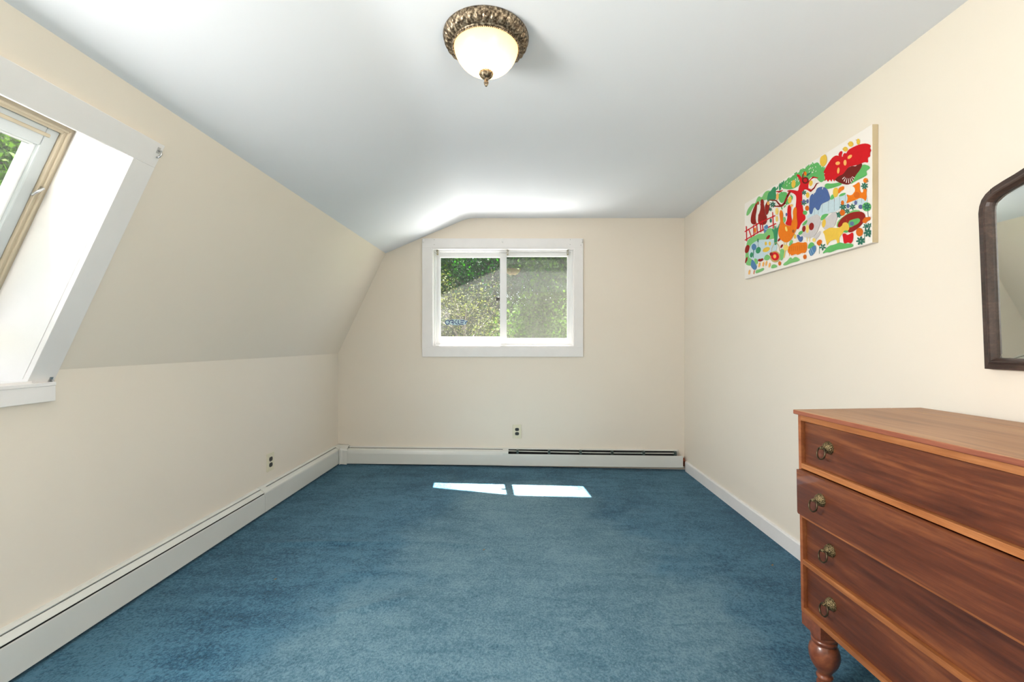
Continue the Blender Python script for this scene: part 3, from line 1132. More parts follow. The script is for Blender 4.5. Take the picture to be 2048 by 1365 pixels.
def rimfun(r, h_, a, i):
    # acanthus leaves pressed round the rim
    if 2 <= i <= 9:
        k_ = math.sin((i - 2) / 7 * PI)
        a2 = a + 0.05 * (i - 5) / 4
        lob = abs(math.sin(a2 * 16)) ** 0.5
        lob2 = abs(math.sin(a2 * 48))
        eye = math.exp(-((i - 6.5) / 1.3) ** 2) * (1 - lob) 
        return r + 0.004 * k_ * (lob - 0.5), h_ - 0.008 * k_ * (lob - 0.45) - 0.0035 * k_ * lob2 + 0.004 * eye
    return r, h_


m = MB()
m.lathe([(0.150, 0.0), (0.161, -0.001), (0.1625, -0.006), (0.1600, -0.011), (0.1570, -0.016), (0.1535, -0.021), (0.1495, -0.026), (0.1455, -0.030), (0.1410, -0.034), (0.1370, -0.037),
         (0.1345, -0.039), (0.1315, -0.0385), (0.1295, -0.041), (0.1270, -0.0445), (0.1235, -0.0445), (0.1215, -0.041), (0.118, -0.036)], 288, 'z', rfun=rimfun)
m.build('rim', 'lamp_bronze', lamp, recalc=True)
m = MB()
for k_ in range(110):
    a = 2 * PI * k_ / 110
    x, y = 0.1253 * math.cos(a), 0.1253 * math.sin(a)
    m.lathe([(0.0, -0.0034), (0.0026, -0.0024), (0.0034, 0.0), (0.0026, 0.0024), (0.0, 0.0034)], 8, 'z', (x, y, -0.0460))
m.build('bead_ring', 'lamp_bronze', lamp)
m = MB()
bowl = [(0.1205, -0.040), (0.1215, -0.046), (0.1195, -0.056), (0.1145, -0.070), (0.1060, -0.085), (0.0940, -0.100), (0.0790, -0.113), (0.0610, -0.124), (0.0400, -0.132), (0.0200, -0.136), (0.0, -0.137)]
m.lathe(bowl, 96, 'z', rfun=lambda r, h_, a, i: (r * (1 + (0.006 * math.cos(a * 30) if 3 < i < 9 else 0)), h_))
bw = m.build('glass_bowl', 'lit_bowl', lamp)
m = MB()
m.lathe([(0.0, -0.132), (0.0235, -0.1325), (0.0262, -0.136), (0.0255, -0.142), (0.0215, -0.149), (0.0150, -0.1545), (0.0080, -0.158), (0.0065, -0.161), (0.0075, -0.1635), (0.0060, -0.166), (0.0085, -0.169), (0.0092, -0.173), (0.0080, -0.1765), (0.0070, -0.179), (0.0055, -0.183), (0.0025, -0.187), (0.0, -0.188)], 48, 'z',
        rfun=lambda r, h_, a, i: (r * (1 + (0.05 * math.cos(a * 16) if 1 <= i <= 5 else 0)), h_))
m.build('finial', 'lamp_bronze', lamp)

# bits of dried leaf lying on the carpet
plain('dry_leaf', rgb(150, 116, 78), 0.8, vary=(200.0, 0.3))
for (px_, py_, lb) in ((551, 1160, 'tiny brown bit of dried leaf on the carpet near the long heater'), (1545, 1132, 'tiny brown bit of dried leaf on the carpet beside the chest of drawers'), (968, 1101, 'tiny brown bit of dried leaf in the middle of the carpet')):
    Yd = F * (CZ + 0.0) / (py_ - CY)
    for _ in range(3):
        Yd = F * (CZ - floor_z((px_ - CX) / F * Yd)) / (py_ - CY)
    xd = (px_ - CX) / F * Yd
    m = MB()
    q = [(0.005, 0.000), (0.003, 0.0045), (-0.001, 0.0035), (-0.005, 0.005), (-0.006, -0.001), (-0.002, -0.004), (0.003, -0.003)]
    m.prism([(a, b, 0.0015 + 0.0025 * math.sin(a * 500)) for a, b in q], (0, 0, 0.0012))
    o = m.build('dried_leaf', 'dry_leaf')
    o.location = (xd, Yd, floor_z(xd) + 0.001)
    tag(o, lb, 'leaf', 'dried leaf bits on the carpet')

# ------------------------------------------------------------------ chest of drawers
DX, DY = 0.9745, 1.510
dr = thing('chest_of_drawers', 'reddish brown wooden chest of four drawers on turned legs, standing against the right wall', 'chest of drawers',
           (DX, DY, floor_z(1.0) - 0.0), (-0.0092, -0.0105, 0.0287))
DL = 1.06          # length along the wall
DD = 0.445         # depth of the case
Z0 = 0.0215        # local z = world z + Z0


def lz(z):
    return z + Z0


# local axes: x depth into the wall, y away from the camera (case runs from y=0 to -DL), z up
zt = 0.9105
m = MB()
m.box(-0.010, 0.342, -DL - 0.012, 0.012, lz(zt) - 0.0155, lz(zt))
m.box(0.3428, 0.452, -DL - 0.012, 0.012, lz(zt) - 0.0157, lz(zt) - 0.0002)
m.v = m.v
o = m.build('top', ['worn_top', 'top_edge'], dr, bevel=0.003, seg=3)
for p in o.data.polygons:
    if abs(p.normal.z) < 0.5:
        p.material_index = 1
m = MB()
m.box(0.0, DD, -0.013, 0.0, lz(0.2145), lz(zt) - 0.0155)
m.build('side_panel', 'side_wood', dr, bevel=0.001)
m = MB()
m.box(0.0, DD, -DL, -DL + 0.013, lz(0.2145), lz(zt) - 0.0155)
m.build('side_panel', 'side_wood', dr, bevel=0.001)
m = MB()
m.box(DD - 0.01, DD, -DL + 0.013, -0.013, lz(0.2145), lz(zt) - 0.0155)
m.build('back_panel', 'side_wood', dr)
rails = [(0.8755, 0.8950), (0.711, 0.729), (0.541, 0.559), (0.380, 0.397), (0.2145, 0.231)]
for i, (a, b) in enumerate(rails):
    m = MB()
    m.box(0.0, 0.06 if i else 0.03, -DL + 0.013, -0.013, lz(a), lz(b))
    m.build('rail', 'honey_rail', dr, bevel=0.001)
# inner dust panels keep the case dark inside
m = MB()
m.box(0.06, DD - 0.01, -DL + 0.013, -0.013, lz(0.2145), lz(0.225))
m.build('bottom_panel', 'side_wood', dr)


def pull_parts(d, xf, y, z):
    m = MB()
    pr = [(0.0, -0.027), (0.0045, -0.0265), (0.006, -0.022), (0.0075, -0.018), (0.0120, -0.0150), (0.0165, -0.0105), (0.0192, -0.0050), (0.0205, -0.0015), (0.0205, 0.0)]
    m.lathe(pr, 32, 'x', (xf, y, z))
    m.lathe([(0.0, -0.003), (0.004, -0.003), (0.0045, 0.0), (0.004, 0.003), (0.0, 0.003)], 12, 'x', (xf - 0.0275, y, z))
    m.build('pull_mount', 'antique_brass', d)
    m = MB()
    R_ = 0.0178
    cx_, cz_ = xf - 0.0265, z - 0.0165
    pts = [(cx_ + 0.004 * math.cos(2 * PI * k_ / 36), y + R_ * math.sin(2 * PI * k_ / 36), cz_ + R_ * 1.05 * math.cos(2 * PI * k_ / 36)) for k_ in range(36)]
    m.tube(pts, 0.0025, 8, closed=True)
    m.build('pull_ring', 'ring_bronze', d)


drw = [(0.729, 0.8755, 0.012, 0.8075), (0.559, 0.711, -0.017, 0.642), (0.397, 0.541, 0.012, 0.4810), (0.231, 0.380, 0.012, 0.3110)]
for i, (a, b, xf, zp) in enumerate(drw):
    m = MB()
    y0, y1 = -DL + 0.0175, -0.0180
    if i == 1:
        y0, y1 = -DL + 0.012, -0.0125
        a2, b2 = 0.5565, 0.7085
    else:
        a2, b2 = a + 0.001, b - 0.0036
    r_ = 0.006 if i == 1 else 0.0015
    # front board with softened lower corner
    zA, zB = lz(a2), lz(b2)
    loop = [(xf, y0 + r_, zA), (xf, y1 - r_, zA), (xf, y1 - r_ * 0.3, zA + r_ * 0.3), (xf, y1, zA + r_), (xf, y1, zB - 0.001), (xf, y1 - 0.001, zB), (xf, y0, zB), (xf, y0, zA + r_)]
    m.prism(loop, (0.018, 0, 0))
    d = m.build('drawer', 'cherry_drawer', dr, bevel=0.0012)
    # drawer box behind the front
    m = MB()
    m.box(xf + 0.018, DD - 0.04, y1 - 0.016, y1 - 0.004, zA + 0.006, zB - 0.008)
    m.box(xf + 0.018, DD - 0.04, y0 + 0.004, y0 + 0.016, zA + 0.006, zB - 0.008)
    m.box(DD - 0.052, DD - 0.04, y0 + 0.016, y1 - 0.016, zA + 0.006, zB - 0.008)
    m.box(xf + 0.018, DD - 0.052, y0 + 0.016, y1 - 0.016, zA + 0.006, zA + 0.014)
    m.build('drawer_box', 'side_wood', d)
    for yy in (-0.130, -DL + 0.130):
        pull_parts(d, xf, yy, lz(zp))

legp = [(0.0, 0.0), (0.016, 0.0), (0.021, 0.006), (0.0275, 0.018), (0.0275, 0.030), (0.0225, 0.040), (0.0235, 0.0445), (0.0285, 0.048), (0.0285, 0.054), (0.0230, 0.058),
        (0.0235, 0.064), (0.029, 0.072), (0.038, 0.083), (0.0465, 0.097), (0.0520, 0.113), (0.0530, 0.128), (0.0500, 0.143), (0.0430, 0.154), (0.0395, 0.159), (0.0435, 0.163), (0.0445, 0.170),
        (0.0405, 0.174), (0.0435, 0.178), (0.0455, 0.185), (0.0430, 0.192), (0.0, 0.192)]
for lx_, ly_ in ((0.041, -0.053), (0.041, -DL + 0.053), (DD - 0.055, -0.057), (DD - 0.055, -DL + 0.057)):
    # each foot reaches the sloping carpet
    wx = DX + lx_ - 0.0287 * ly_
    want = floor_z(wx) - 0.003
    have = floor_z(1.0) + 0.0105 * lx_ - 0.0092 * ly_
    ext = have - want
    m = MB()
    m.lathe([(r_ * 0.86, z_ - (ext if z_ < 0.02 else ext * max(0, (0.16 - z_) / 0.14))) for r_, z_ in legp], 40, 'z', (lx_, ly_, 0))
    hs = 0.040
    m.box(lx_ - 0.0405, lx_ + hs, ly_ - hs, ly_ + 0.052 if ly_ > -0.5 else ly_ + hs, 0.192, lz(0.2145))
    m.build('leg', 'leg_wood', dr, bevel=0.0015)

# ------------------------------------------------------------------ mirror
mir_lean = math.atan2(0.0205, 0.501)
MB_Y = 1.401
mi_t = thing('wall_mirror', 'dark wood framed mirror with a curved top on the wall over the chest of drawers', 'mirror', (1.486, MB_Y, 1.060), (0, -mir_lean, 0))
# local: x into wall, y runs to negative towards the camera, z up
MWD = 0.62


def crest(t_):
    """height of the outer frame top at fraction t_ (0..0.5) of the width, t_ in metres from the left edge"""
    tab = [(0.0, 0.500), (0.0035, 0.522), (0.011, 0.541), (0.024, 0.556), (0.045, 0.569), (0.075, 0.579), (0.105, 0.587), (0.135, 0.597), (0.165, 0.611), (0.20, 0.628), (0.24, 0.640), (0.31, 0.645)]
    for (a, h0), (b, h1) in zip(tab, tab[1:]):
        if t_ <= b:
            return h0 + (h1 - h0) * (t_ - a) / (b - a)
    return tab[-1][1]


ts = [0.0, 0.0035, 0.011, 0.024, 0.045, 0.075, 0.105, 0.135, 0.165, 0.20, 0.24, 0.31]
outer = [(0.0, 0.0)] + [(0.0, 0.25), (0.0, 0.42)] + [(-t_, crest(t_)) for t_ in ts]
outer_full = outer + [(-MWD - y, z) for y, z in reversed(outer[:-1])]
nO = len(outer_full)


def offset_loop(loop, w, wbot):
    """inner outline of the frame"""
    res = []
    n = len(loop)
    for i in range(n):
        p0 = Vector((loop[i - 1][0], loop[i - 1][1])); p = Vector(loop[i]); p1 = Vector(loop[(i + 1) % n])
        d0 = (p - p0).normalized(); d1 = (p1 - p).normalized()
        n0 = Vector((-d0.y, d0.x)); n1 = Vector((-d1.y, d1.x))
        # loop runs up the left side (y=0), over the top and down: interior is to the left
        if i == 0:
            res.append((p.x - w, p.y + wbot))
            continue
        if i == n - 1:
            res.append((p.x + w, p.y + wbot))
            continue
        nn = (n0 + n1).normalized()
        k_ = 1.0 / max(0.5, nn.dot(n0))
        q = p + nn * w * min(k_, 1.3)
        res.append((q.x, q.y))
    return res


area = sum(outer_full[i][0] * outer_full[(i + 1) % nO][1] - outer_full[(i + 1) % nO][0] * outer_full[i][1] for i in range(nO))
if area < 0:
    sgn = -1
else:
    sgn = 1
loops = []
FW = 0.72
for w, wb_, x in ((0.0, 0.0, 0.030), (0.0, 0.0, 0.006), (0.002, 0.002, 0.004), (0.020, 0.016, 0.003), (0.024, 0.019, 0.0), (0.031, 0.0235, -0.004), (0.038, 0.028, -0.003), (0.043, 0.032, 0.004), (0.048, 0.035, 0.010), (0.0485, 0.0355, 0.016)):
    w = w * FW
    lp = offset_loop(outer_full, w * sgn, wb_) if w > 0 else outer_full
    if w > 0 and sgn < 0:
        lp = [(p if False else p) for p in lp]
        lp[0] = (outer_full[0][0] - w, outer_full[0][1] + wb_)
        lp[-1] = (outer_full[-1][0] + w, outer_full[-1][1] + wb_)
    loops.append([(x, y, z) for y, z in lp])
m = MB()
vs = [p for lp in loops for p in lp]
fs = []
for a in range(len(loops) - 1):
    for i in range(nO):
        j = (i + 1) % nO
        fs.append((a * nO + i, a * nO + j, (a + 1) * nO + j, (a + 1) * nO + i))
m.add(vs, fs, 0, False)
fo = m.build('frame', 'walnut_frame', mi_t)
for p in fo.data.polygons:
    p.use_smooth = False
# joints in the frame
m = MB()
m.box(0.0024, 0.0060, -0.0418, -0.0412, 0.546, 0.5655)
m.build('corner_joint', 'dark_gap', mi_t)
# glass: bevelled border + centre
g0 = offset_loop(outer_full, 0.047 * FW * sgn, 0.0345)
g1 = offset_loop(outer_full, 0.064 * FW * sgn, 0.0500)
g0[0] = (-0.047 * FW, 0.0345); g0[-1] = (-MWD + 0.047 * FW, 0.0345)
g1[0] = (-0.064 * FW, 0.050); g1[-1] = (-MWD + 0.064 * FW, 0.050)
m = MB()
vs = [(0.0150, y, z) for y, z in g0] + [(0.0135, y, z) for y, z in g1]
fs = [(i, (i + 1) % nO, nO + (i + 1) % nO, nO + i) for i in range(nO)]
m.add(vs, fs)
# centre pane as strips between matching left and right points
half = nO // 2
for i in range(half):
    a, b = nO + i, nO + i + 1
    c_, d_ = nO + (nO - 2 - i), nO + (nO - 1 - i)
    if len({a, b, c_, d_}) == 4:
        fs2 = (a, b, c_, d_)
    else:
        fs2 = tuple(dict.fromkeys((a, b, c_, d_)))
    if len(fs2) >= 3:
        m.f.append(fs2); m.mi.append(0); m.smooth.append(False)
m.build('mirror_glass', 'mirror_silver', mi_t)
m = MB()
m.prism([(0.020, y, z) for y, z in outer_full], (0.006, 0, 0))
m.build('backing_board', 'side_wood', mi_t)

# ------------------------------------------------------------------ canvas print
PX = 1.489
pic_y0, pic_y1, pic_z0, pic_z1 = 1.847, 2.903, 1.5700, 2.0740
pic = thing('canvas_print', 'unframed canvas print of a bright farmyard with a red tree, on the right wall', 'picture',
            (PX, (pic_y0 + pic_y1) / 2, pic_z0))
PO = Vector(pic.location)
m = MB()
m.box(PX, XR - 0.0005, pic_y0, pic_y1, pic_z0, pic_z1)
m.v = [tuple(Vector(p) - PO) for p in m.v]
o = m.build('canvas', ['canvas_white', 'canvas_edge'], pic, bevel=0.002)
for p in o.data.polygons:
    if abs(p.normal.y) > 0.5:
        p.material_index = 1
inks = {
    'lgreen': (128, 192, 118), 'green': (100, 178, 100), 'dgreen': (62, 142, 98), 'teal': (52, 112, 92), 'red': (206, 24, 32), 'maroon': (146, 36, 28),
    'dmaroon': (112, 34, 28), 'yellow': (232, 190, 74), 'pyellow': (240, 208, 112), 'peach': (244, 180, 100), 'orange': (232, 122, 26), 'dorange': (212, 104, 26),
    'blue': (80, 104, 156), 'mblue': (86, 128, 170), 'violet': (98, 104, 150), 'pale': (196, 214, 220), 'grey': (204, 196, 194), 'tan': (200, 168, 106), 'white': (240, 232, 224), 'line': (92, 110, 112), 'brown': (160, 86, 40),
}
ik = list(inks)
for k_ in ik:
    plain('ink_' + k_, rgb(*inks[k_]), 0.8, spec=0.2, vary=(90.0, 0.05))
pr = MB()
layer = [0]


def conv(z, x, y):
    if z == 1: return x * .457 + 507, y * .457 + 39
    if z == 2: return x * .3714 + 39, y * .3714 + 273
    if z == 3: return x * .457 + 39, y * .457 + 702
    if z == 4: return x * .4286 + 546, y * .4286 + 546
    return x, y


def on_canvas(z, x, y, d):
    ax, ay = conv(z, x, y)
    px = 1470 + ax / 3.9
    py = 230 + ay / 3.9
    Y = F * PX / (px - CX)
    Z = CZ + (CY - py) * Y / F
    Y = min(max(Y, pic_y0 + 0.004), pic_y1 - 0.004)
    Z = min(max(Z, pic_z0 + 0.004), pic_z1 - 0.004)
    return (PX - 0.0006 - d - PO.x, Y - PO.y, Z - PO.z)


def chaikin(pts, n=2):
    for _ in range(n):
        q = []
        for i in range(len(pts)):
            a = pts[i]; b = pts[(i + 1) % len(pts)]
            q.append((a[0] * .75 + b[0] * .25, a[1] * .75 + b[1] * .25))
            q.append((a[0] * .25 + b[0] * .75, a[1] * .25 + b[1] * .75))
        pts = q
    return pts


def blob(z, ink, pts, smooth=2):
    layer[0] += 1
    if smooth:
        pts = chaikin(pts, smooth)
    d = layer[0] * 0.000004
    vs = [on_canvas(z, x, y, d) for x, y in pts]
    # triangulate in 2d
    from mathutils.geometry import tessellate_polygon
    tris = tessellate_polygon([[Vector((v_[1], v_[2], 0)) for v_ in vs]])
    pr.add(vs, [tuple(t_) for t_ in tris], ik.index(ink))


def oval(z, ink, cx, cy, rx, ry, rot=0, n=18):
    c_, s_ = math.cos(math.radians(rot)), math.sin(math.radians(rot))
    blob(z, ink, [(cx + rx * math.cos(2 * PI * i / n) * c_ - ry * math.sin(2 * PI * i / n) * s_, cy + rx * math.cos(2 * PI * i / n) * s_ + ry * math.sin(2 * PI * i / n) * c_) for i in range(n)], 0)


def line(z, ink, pts, w):
    layer[0] += 1
    d = layer[0] * 0.000004
    ws = w if isinstance(w, (list, tuple)) else [w] * len(pts)
    for i in range(len(pts) - 1):
        a = Vector(pts[i]); b = Vector(pts[i + 1])
        t_ = (b - a).normalized(); q = Vector((-t_.y, t_.x))
        p = [a + q * ws[i] / 2 - t_ * ws[i] * .2, a - q * ws[i] / 2 - t_ * ws[i] * .2, b - q * ws[i + 1] / 2 + t_ * ws[i + 1] * .2, b + q * ws[i + 1] / 2 + t_ * ws[i + 1] * .2]
        pr.add([on_canvas(z, v_.x, v_.y, d) for v_ in p], [(0, 1, 2, 3)], ik.index(ink))


def leaves(z, ink, cx, cy, R_, n=6, l=1.0):
    for i in range(n):
        a = 360 * i / n + 20
        oval(z, ink, cx + R_ * .6 * math.cos(math.radians(a)), cy + R_ * .6 * math.sin(math.radians(a)), R_ * .5 * l, R_ * .24, a, 10)


rnd = random.Random(3)


def foliage(z, ink, pts, n, size):
    """little leaf strokes over an area given by centres"""
    for _ in range(n):
        i = rnd.randrange(len(pts) - 1)
        t_ = rnd.random()
        x = pts[i][0] * (1 - t_) + pts[i + 1][0] * t_ + rnd.uniform(-1, 1) * pts[i][2]
        y = pts[i][1] * (1 - t_) + pts[i + 1][1] * t_ + rnd.uniform(-1, 1) * pts[i][2]
        oval(z, ink, x, y, size * .35, size, rnd.uniform(-25, 45), 8)


# hills and greens
blob(0, 'lgreen', [(86, 790), (96, 742), (122, 706), (140, 690), (160, 692), (172, 650), (190, 632), (210, 648), (226, 610), (250, 590), (282, 592), (276, 640), (256, 662), (200, 668), (150, 706), (112, 780)])
blob(2, 'dgreen', [(560, 1090), (590, 900), (650, 860), (690, 790), (745, 765), (765, 830), (750, 900), (780, 1000), (700, 1090), (640, 1060)])
foliage(2, 'dgreen', [(640, 1000, 60), (740, 900, 50), (860, 740, 40), (960, 690, 30)], 34, 40)
blob(2, 'green', [(880, 800), (960, 670), (1060, 590), (1130, 530), (1190, 505), (1240, 470), (1290, 410), (1360, 400), (1430, 350), (1560, 290), (1640, 250), (1680, 340), (1690, 620), (1600, 600), (1500, 560), (1440, 640), (1300, 640), (1240, 760), (1090, 830), (980, 830)])
foliage(2, 'green', [(920, 760, 50), (1060, 650, 60), (1200, 560, 70), (1320, 470, 60), (1500, 380, 70), (1620, 300, 60)], 80, 42)
foliage(1, 'green', [(330, 780, 40), (340, 880, 60), (380, 980, 50), (430, 840, 30)], 30, 40)
blob(1, 'green', [(230, 760), (300, 720), (340, 760), (330, 850), (380, 840), (440, 790), (410, 900), (430, 1010), (370, 1080), (300, 1020), (240, 920)])
foliage(2, 'white', [(1000, 740, 60), (1200, 640, 60), (1450, 450, 60), (1580, 400, 50)], 26, 18)
blob(2, 'green', [(800, 950), (860, 890), (980, 880), (1010, 960), (950, 1040), (900, 1130), (830, 1090)])
foliage(2, 'green', [(860, 930, 50), (930, 1060, 50), (980, 1140, 30), (1110, 980, 40), (900, 1200, 20)], 30, 36)
leaves(2, 'teal', 690, 1150, 60, 7)
leaves(2, 'teal', 640, 1250, 40, 6)
# tree
blob(0, 'red', [(490, 893), (470, 880), (470, 760), (482, 650), (474, 622), (440, 604), (400, 596), (430, 584), (470, 588), (496, 596), (500, 560), (514, 536), (502, 500), (480, 468), (490, 462), (510, 470), (536, 510), (574, 528), (572, 556), (600, 590), (592, 604), (556, 578), (530, 590), (524, 640), (530, 740), (560, 812), (520, 842), (500, 890)])
line(0, 'maroon', [(430, 600), (412, 632), (388, 690), (362, 712), (306, 714)], [18, 14, 16, 16, 6])
line(0, 'maroon', [(362, 712), (340, 690), (322, 668), (266, 664)], [14, 12, 10, 5])
line(0, 'red', [(324, 598), (346, 600), (374, 588)], [6, 14, 5])
line(0, 'red', [(560, 560), (582, 520), (612, 486), (650, 492)], [26, 14, 12, 4])
line(0, 'maroon', [(590, 596), (620, 570), (638, 536), (654, 532)], [14, 10, 8, 4])
line(0, 'maroon', [(530, 500), (532, 466), (544, 440)], [14, 9, 4])
oval(0, 'dmaroon', 551, 511, 27, 27)
oval(0, 'red', 550, 511, 15, 15)
oval(2, 'orange', 1378, 500, 28, 45)
blob(2, 'teal', [(1400, 560), (1410, 500), (1460, 490), (1500, 450), (1490, 490), (1440, 540)])
for c_ in ((1130, 715, 44, 85), (790, 980, 28, 75), (1050, 1050, 38, 75), (1490, 700, 36, 55)):
    oval(2, 'yellow' if c_[0] != 790 else 'peach', *c_, 6)
blob(2, 'white', [(1440, 800), (1450, 690), (1520, 600), (1590, 590), (1570, 700), (1500, 800), (1460, 820)])
oval(2, 'yellow', 1495, 700, 38, 62, 12)
oval(2, 'yellow', 1425, 950, 36, 60)
leaves(2, 'teal', 1352, 900, 50, 6); leaves(2, 'teal', 1345, 1110, 60, 6)
oval(2, 'violet', 1345, 1080, 28, 40); oval(2, 'violet', 1425, 1080, 28, 45)
oval(2, 'dorange', 1415, 1225, 42, 55); oval(2, 'green', 1370, 1320, 45, 45)
# sun
oval(1, 'yellow', 405, 690, 60, 106, 8, 26)
# hay cart
blob(1, 'green', [(960, 930), (1040, 830), (1080, 750), (1190, 785), (1205, 830), (1130, 870), (1155, 930), (1130, 960), (1000, 1020), (900, 1080), (860, 1100), (920, 1000)])
blob(1, 'green', [(420, 1130), (450, 1080), (560, 1090), (700, 1060), (730, 1100), (640, 1140), (500, 1180), (440, 1180)])
blob(1, 'dmaroon', [(800, 830), (900, 780), (960, 800), (1010, 720), (1080, 750), (1030, 860), (960, 940), (900, 1060), (830, 1112), (740, 1095), (660, 1065), (590, 1020), (600, 950), (720, 900)])
blob(1, 'red', [(400, 905), (440, 820), (500, 720), (560, 640), (620, 603), (690, 620), (740, 630), (790, 580), (830, 510), (900, 470), (1000, 425), (1100, 400), (1180, 410), (1220, 445), (1196, 480), (1228, 520), (1198, 560), (1208, 630), (1160, 640), (1175, 735), (1110, 720), (1060, 740), (1000, 765), (930, 780), (840, 800), (790, 860), (740, 930), (660, 960), (600, 1020), (590, 1060), (562, 1000), (540, 1065), (515, 1010), (480, 1065), (460, 1010), (425, 1055), (436, 980), (410, 930), (440, 915)], 1)
blob(1, 'red', [(660, 620), (668, 560), (705, 528), (735, 545), (718, 600), (720, 640)])
blob(1, 'red', [(730, 625), (745, 580), (775, 560), (805, 590), (790, 640)])
for i in range(7):
    a = math.radians(20 + i * 22)
    line(1, 'white', [(830 + 70 * math.cos(a), 950 + 50 * math.sin(a)), (830 + 112 * math.cos(a), 950 + 128 * math.sin(a))], [6, 14])
for c_ in ((650, 740, 40, 30, -15), (775, 730, 26, 50, 0), (855, 630, 46, 26, -40), (660, 865, 21, 54, 6)):
    oval(1, 'peach', *c_)
for c_ in ((870, 412, 44, 46), (1000, 372, 30, 52), (780, 500, 42, 42)):
    oval(1, 'yellow', *c_)
for c_ in ((828, 408), (966, 344), (738, 498)):
    oval(1, 'brown', c_[0], c_[1], 8, 6)
# fence, blue beasts, rooster, fox
blob(4, 'pale', [(40, 570), (170, 430), (320, 350), (460, 280), (640, 205), (775, 170), (785, 330), (700, 380), (620, 450), (560, 490), (430, 520), (300, 560), (150, 610), (50, 660)], 0)
blob(4, 'pale', [(860, 300), (1040, 240), (1140, 220), (1140, 330), (1000, 380), (880, 350)], 0)
for x_, y0_, y1_ in ((175, 430, 560), (250, 470, 530), (320, 350, 500), (435, 295, 480), (540, 245, 470), (635, 215, 430), (740, 180, 300), (1040, 240, 330), (960, 270, 340)):
    line(4, 'line', [(x_, y0_), (x_ - 2, y1_)], 4)
blob(4, 'green', [(455, 270), (480, 190), (520, 165), (545, 240), (500, 268)])
blob(4, 'green', [(610, 215), (650, 160), (745, 138), (745, 168), (690, 205)])
blob(4, 'blue', [(78, 500), (85, 330), (90, 230), (125, 165), (195, 150), (208, 90), (240, 50), (320, 28), (400, 60), (440, 150), (470, 275), (380, 315), (300, 350), (278, 440), (240, 472), (208, 440), (190, 405), (160, 430), (142, 520), (110, 542)])
line(4, 'white', [(165, 110), (160, 175)], 12); line(4, 'white', [(350, -20), (322, 80)], 12)
line(4, 'line', [(150, 275), (190, 262)], 6); line(4, 'line', [(275, 215), (300, 195)], 6)
blob(4, 'yellow', [(508, 150), (528, 55), (605, 50), (615, 150), (592, 212), (540, 238)])
blob(4, 'orange', [(605, 130), (618, 50), (716, 14), (722, 80), (660, 112), (625, 165)])
line(4, 'brown', [(540, 235), (538, 300)], 5)
blob(4, 'orange', [(745, 345), (790, 250), (755, 165), (830, 195), (880, 170), (905, 110), (900, 50), (858, 25), (925, -10), (990, -60), (1010, 0), (1000, 80), (1030, 145), (1070, 130), (1065, 70), (1135, 60), (1122, 160), (1135, 235), (1105, 305), (1085, 262), (1010, 235), (940, 270), (860, 300)], 1)
oval(4, 'dorange', 950, 185, 55, 60); 
oval(4, 'orange', 1110, -80, 45, 45)
leaves(4, 'teal', 1090, 20, 62, 7)
leaves(4, 'teal', 1140, -70, 26, 4)
oval(4, 'white', 850, 90, 68, 70)
# flowers and fruit over the fence
leaves(4, 'teal', 700, 400, 60, 7); leaves(4, 'teal', 620, 545, 55, 7); leaves(4, 'teal', 775, 480, 48, 6); leaves(4, 'teal', 870, 400, 55, 6)
oval(4, 'dorange', 690, 325, 30, 42); oval(4, 'dorange', 688, 505, 48, 58)
oval(4, 'violet', 790, 385, 28, 42); oval(4, 'violet', 930, 325, 26, 40); oval(4, 'violet', 1020, 400, 42, 40)
oval(4, 'green', 1130, 400, 82, 82); leaves(4, 'teal', 1135, 395, 66, 7)
line(4, 'line', [(1145, 470), (1158, 580)], 8)
# hat
blob(4, 'lgreen', [(580, 770), (590, 680), (640, 620), (810, 500), (900, 450), (1000, 460), (1010, 500), (800, 560), (660, 660), (620, 770)])
blob(4, 'maroon', [(596, 775), (610, 690), (680, 600), (780, 530), (900, 488), (1040, 482), (1108, 540), (1098, 625), (1040, 730), (950, 805), (860, 865), (790, 868), (740, 800), (690, 770)])
blob(4, 'green', [(785, 740), (800, 655), (900, 622), (985, 603), (1018, 640), (985, 700), (900, 745), (815, 785)])
leaves(4, 'violet', 862, 705, 44, 7)
blob(4, 'dorange', [(1045, 660), (1095, 590), (1150, 588), (1200, 575), (1200, 640), (1150, 655), (1110, 705), (1065, 690)])
oval(4, 'dorange', 1000, 860, 64, 78)
leaves(4, 'teal', 1160, 870, 80, 7); leaves(4, 'teal', 1110, 760, 50, 5); leaves(4, 'teal', 1180, 740, 50, 5); leaves(4, 'teal', 1020, 1020, 78, 7)
line(4, 'teal', [(1090, 1050), (1090, 900), (1120, 700)], 8)
# sheep
blob(4, 'grey', [(290, 700), (330, 640), (430, 580), (540, 470), (605, 560), (570, 670), (545, 760), (450, 790), (400, 830), (340, 800)])
blob(4, 'grey', [(-70, 900), (-40, 700), (60, 610), (150, 560), (250, 520), (300, 680), (250, 800), (210, 900), (120, 970), (20, 970)])
blob(4, 'green', [(285, 650), (305, 560), (370, 525), (445, 530), (390, 580), (340, 640)])
oval(4, 'yellow', 352, 700, 34, 78, 8)
oval(4, 'pyellow', 50, 800, 28, 78); oval(4, 'maroon', 125, 757, 46, 70, 8); oval(4, 'maroon', -12, 800, 32, 58, 8)
for x_ in (40, 90):
    line(4, 'pyellow', [(x_, 950), (x_ + 4, 1030)], 10)
blob(4, 'grey', [(145, 975), (220, 890), (285, 825), (295, 880), (225, 985), (170, 1005)])
oval(4, 'pyellow', 172, 1005, 30, 35)
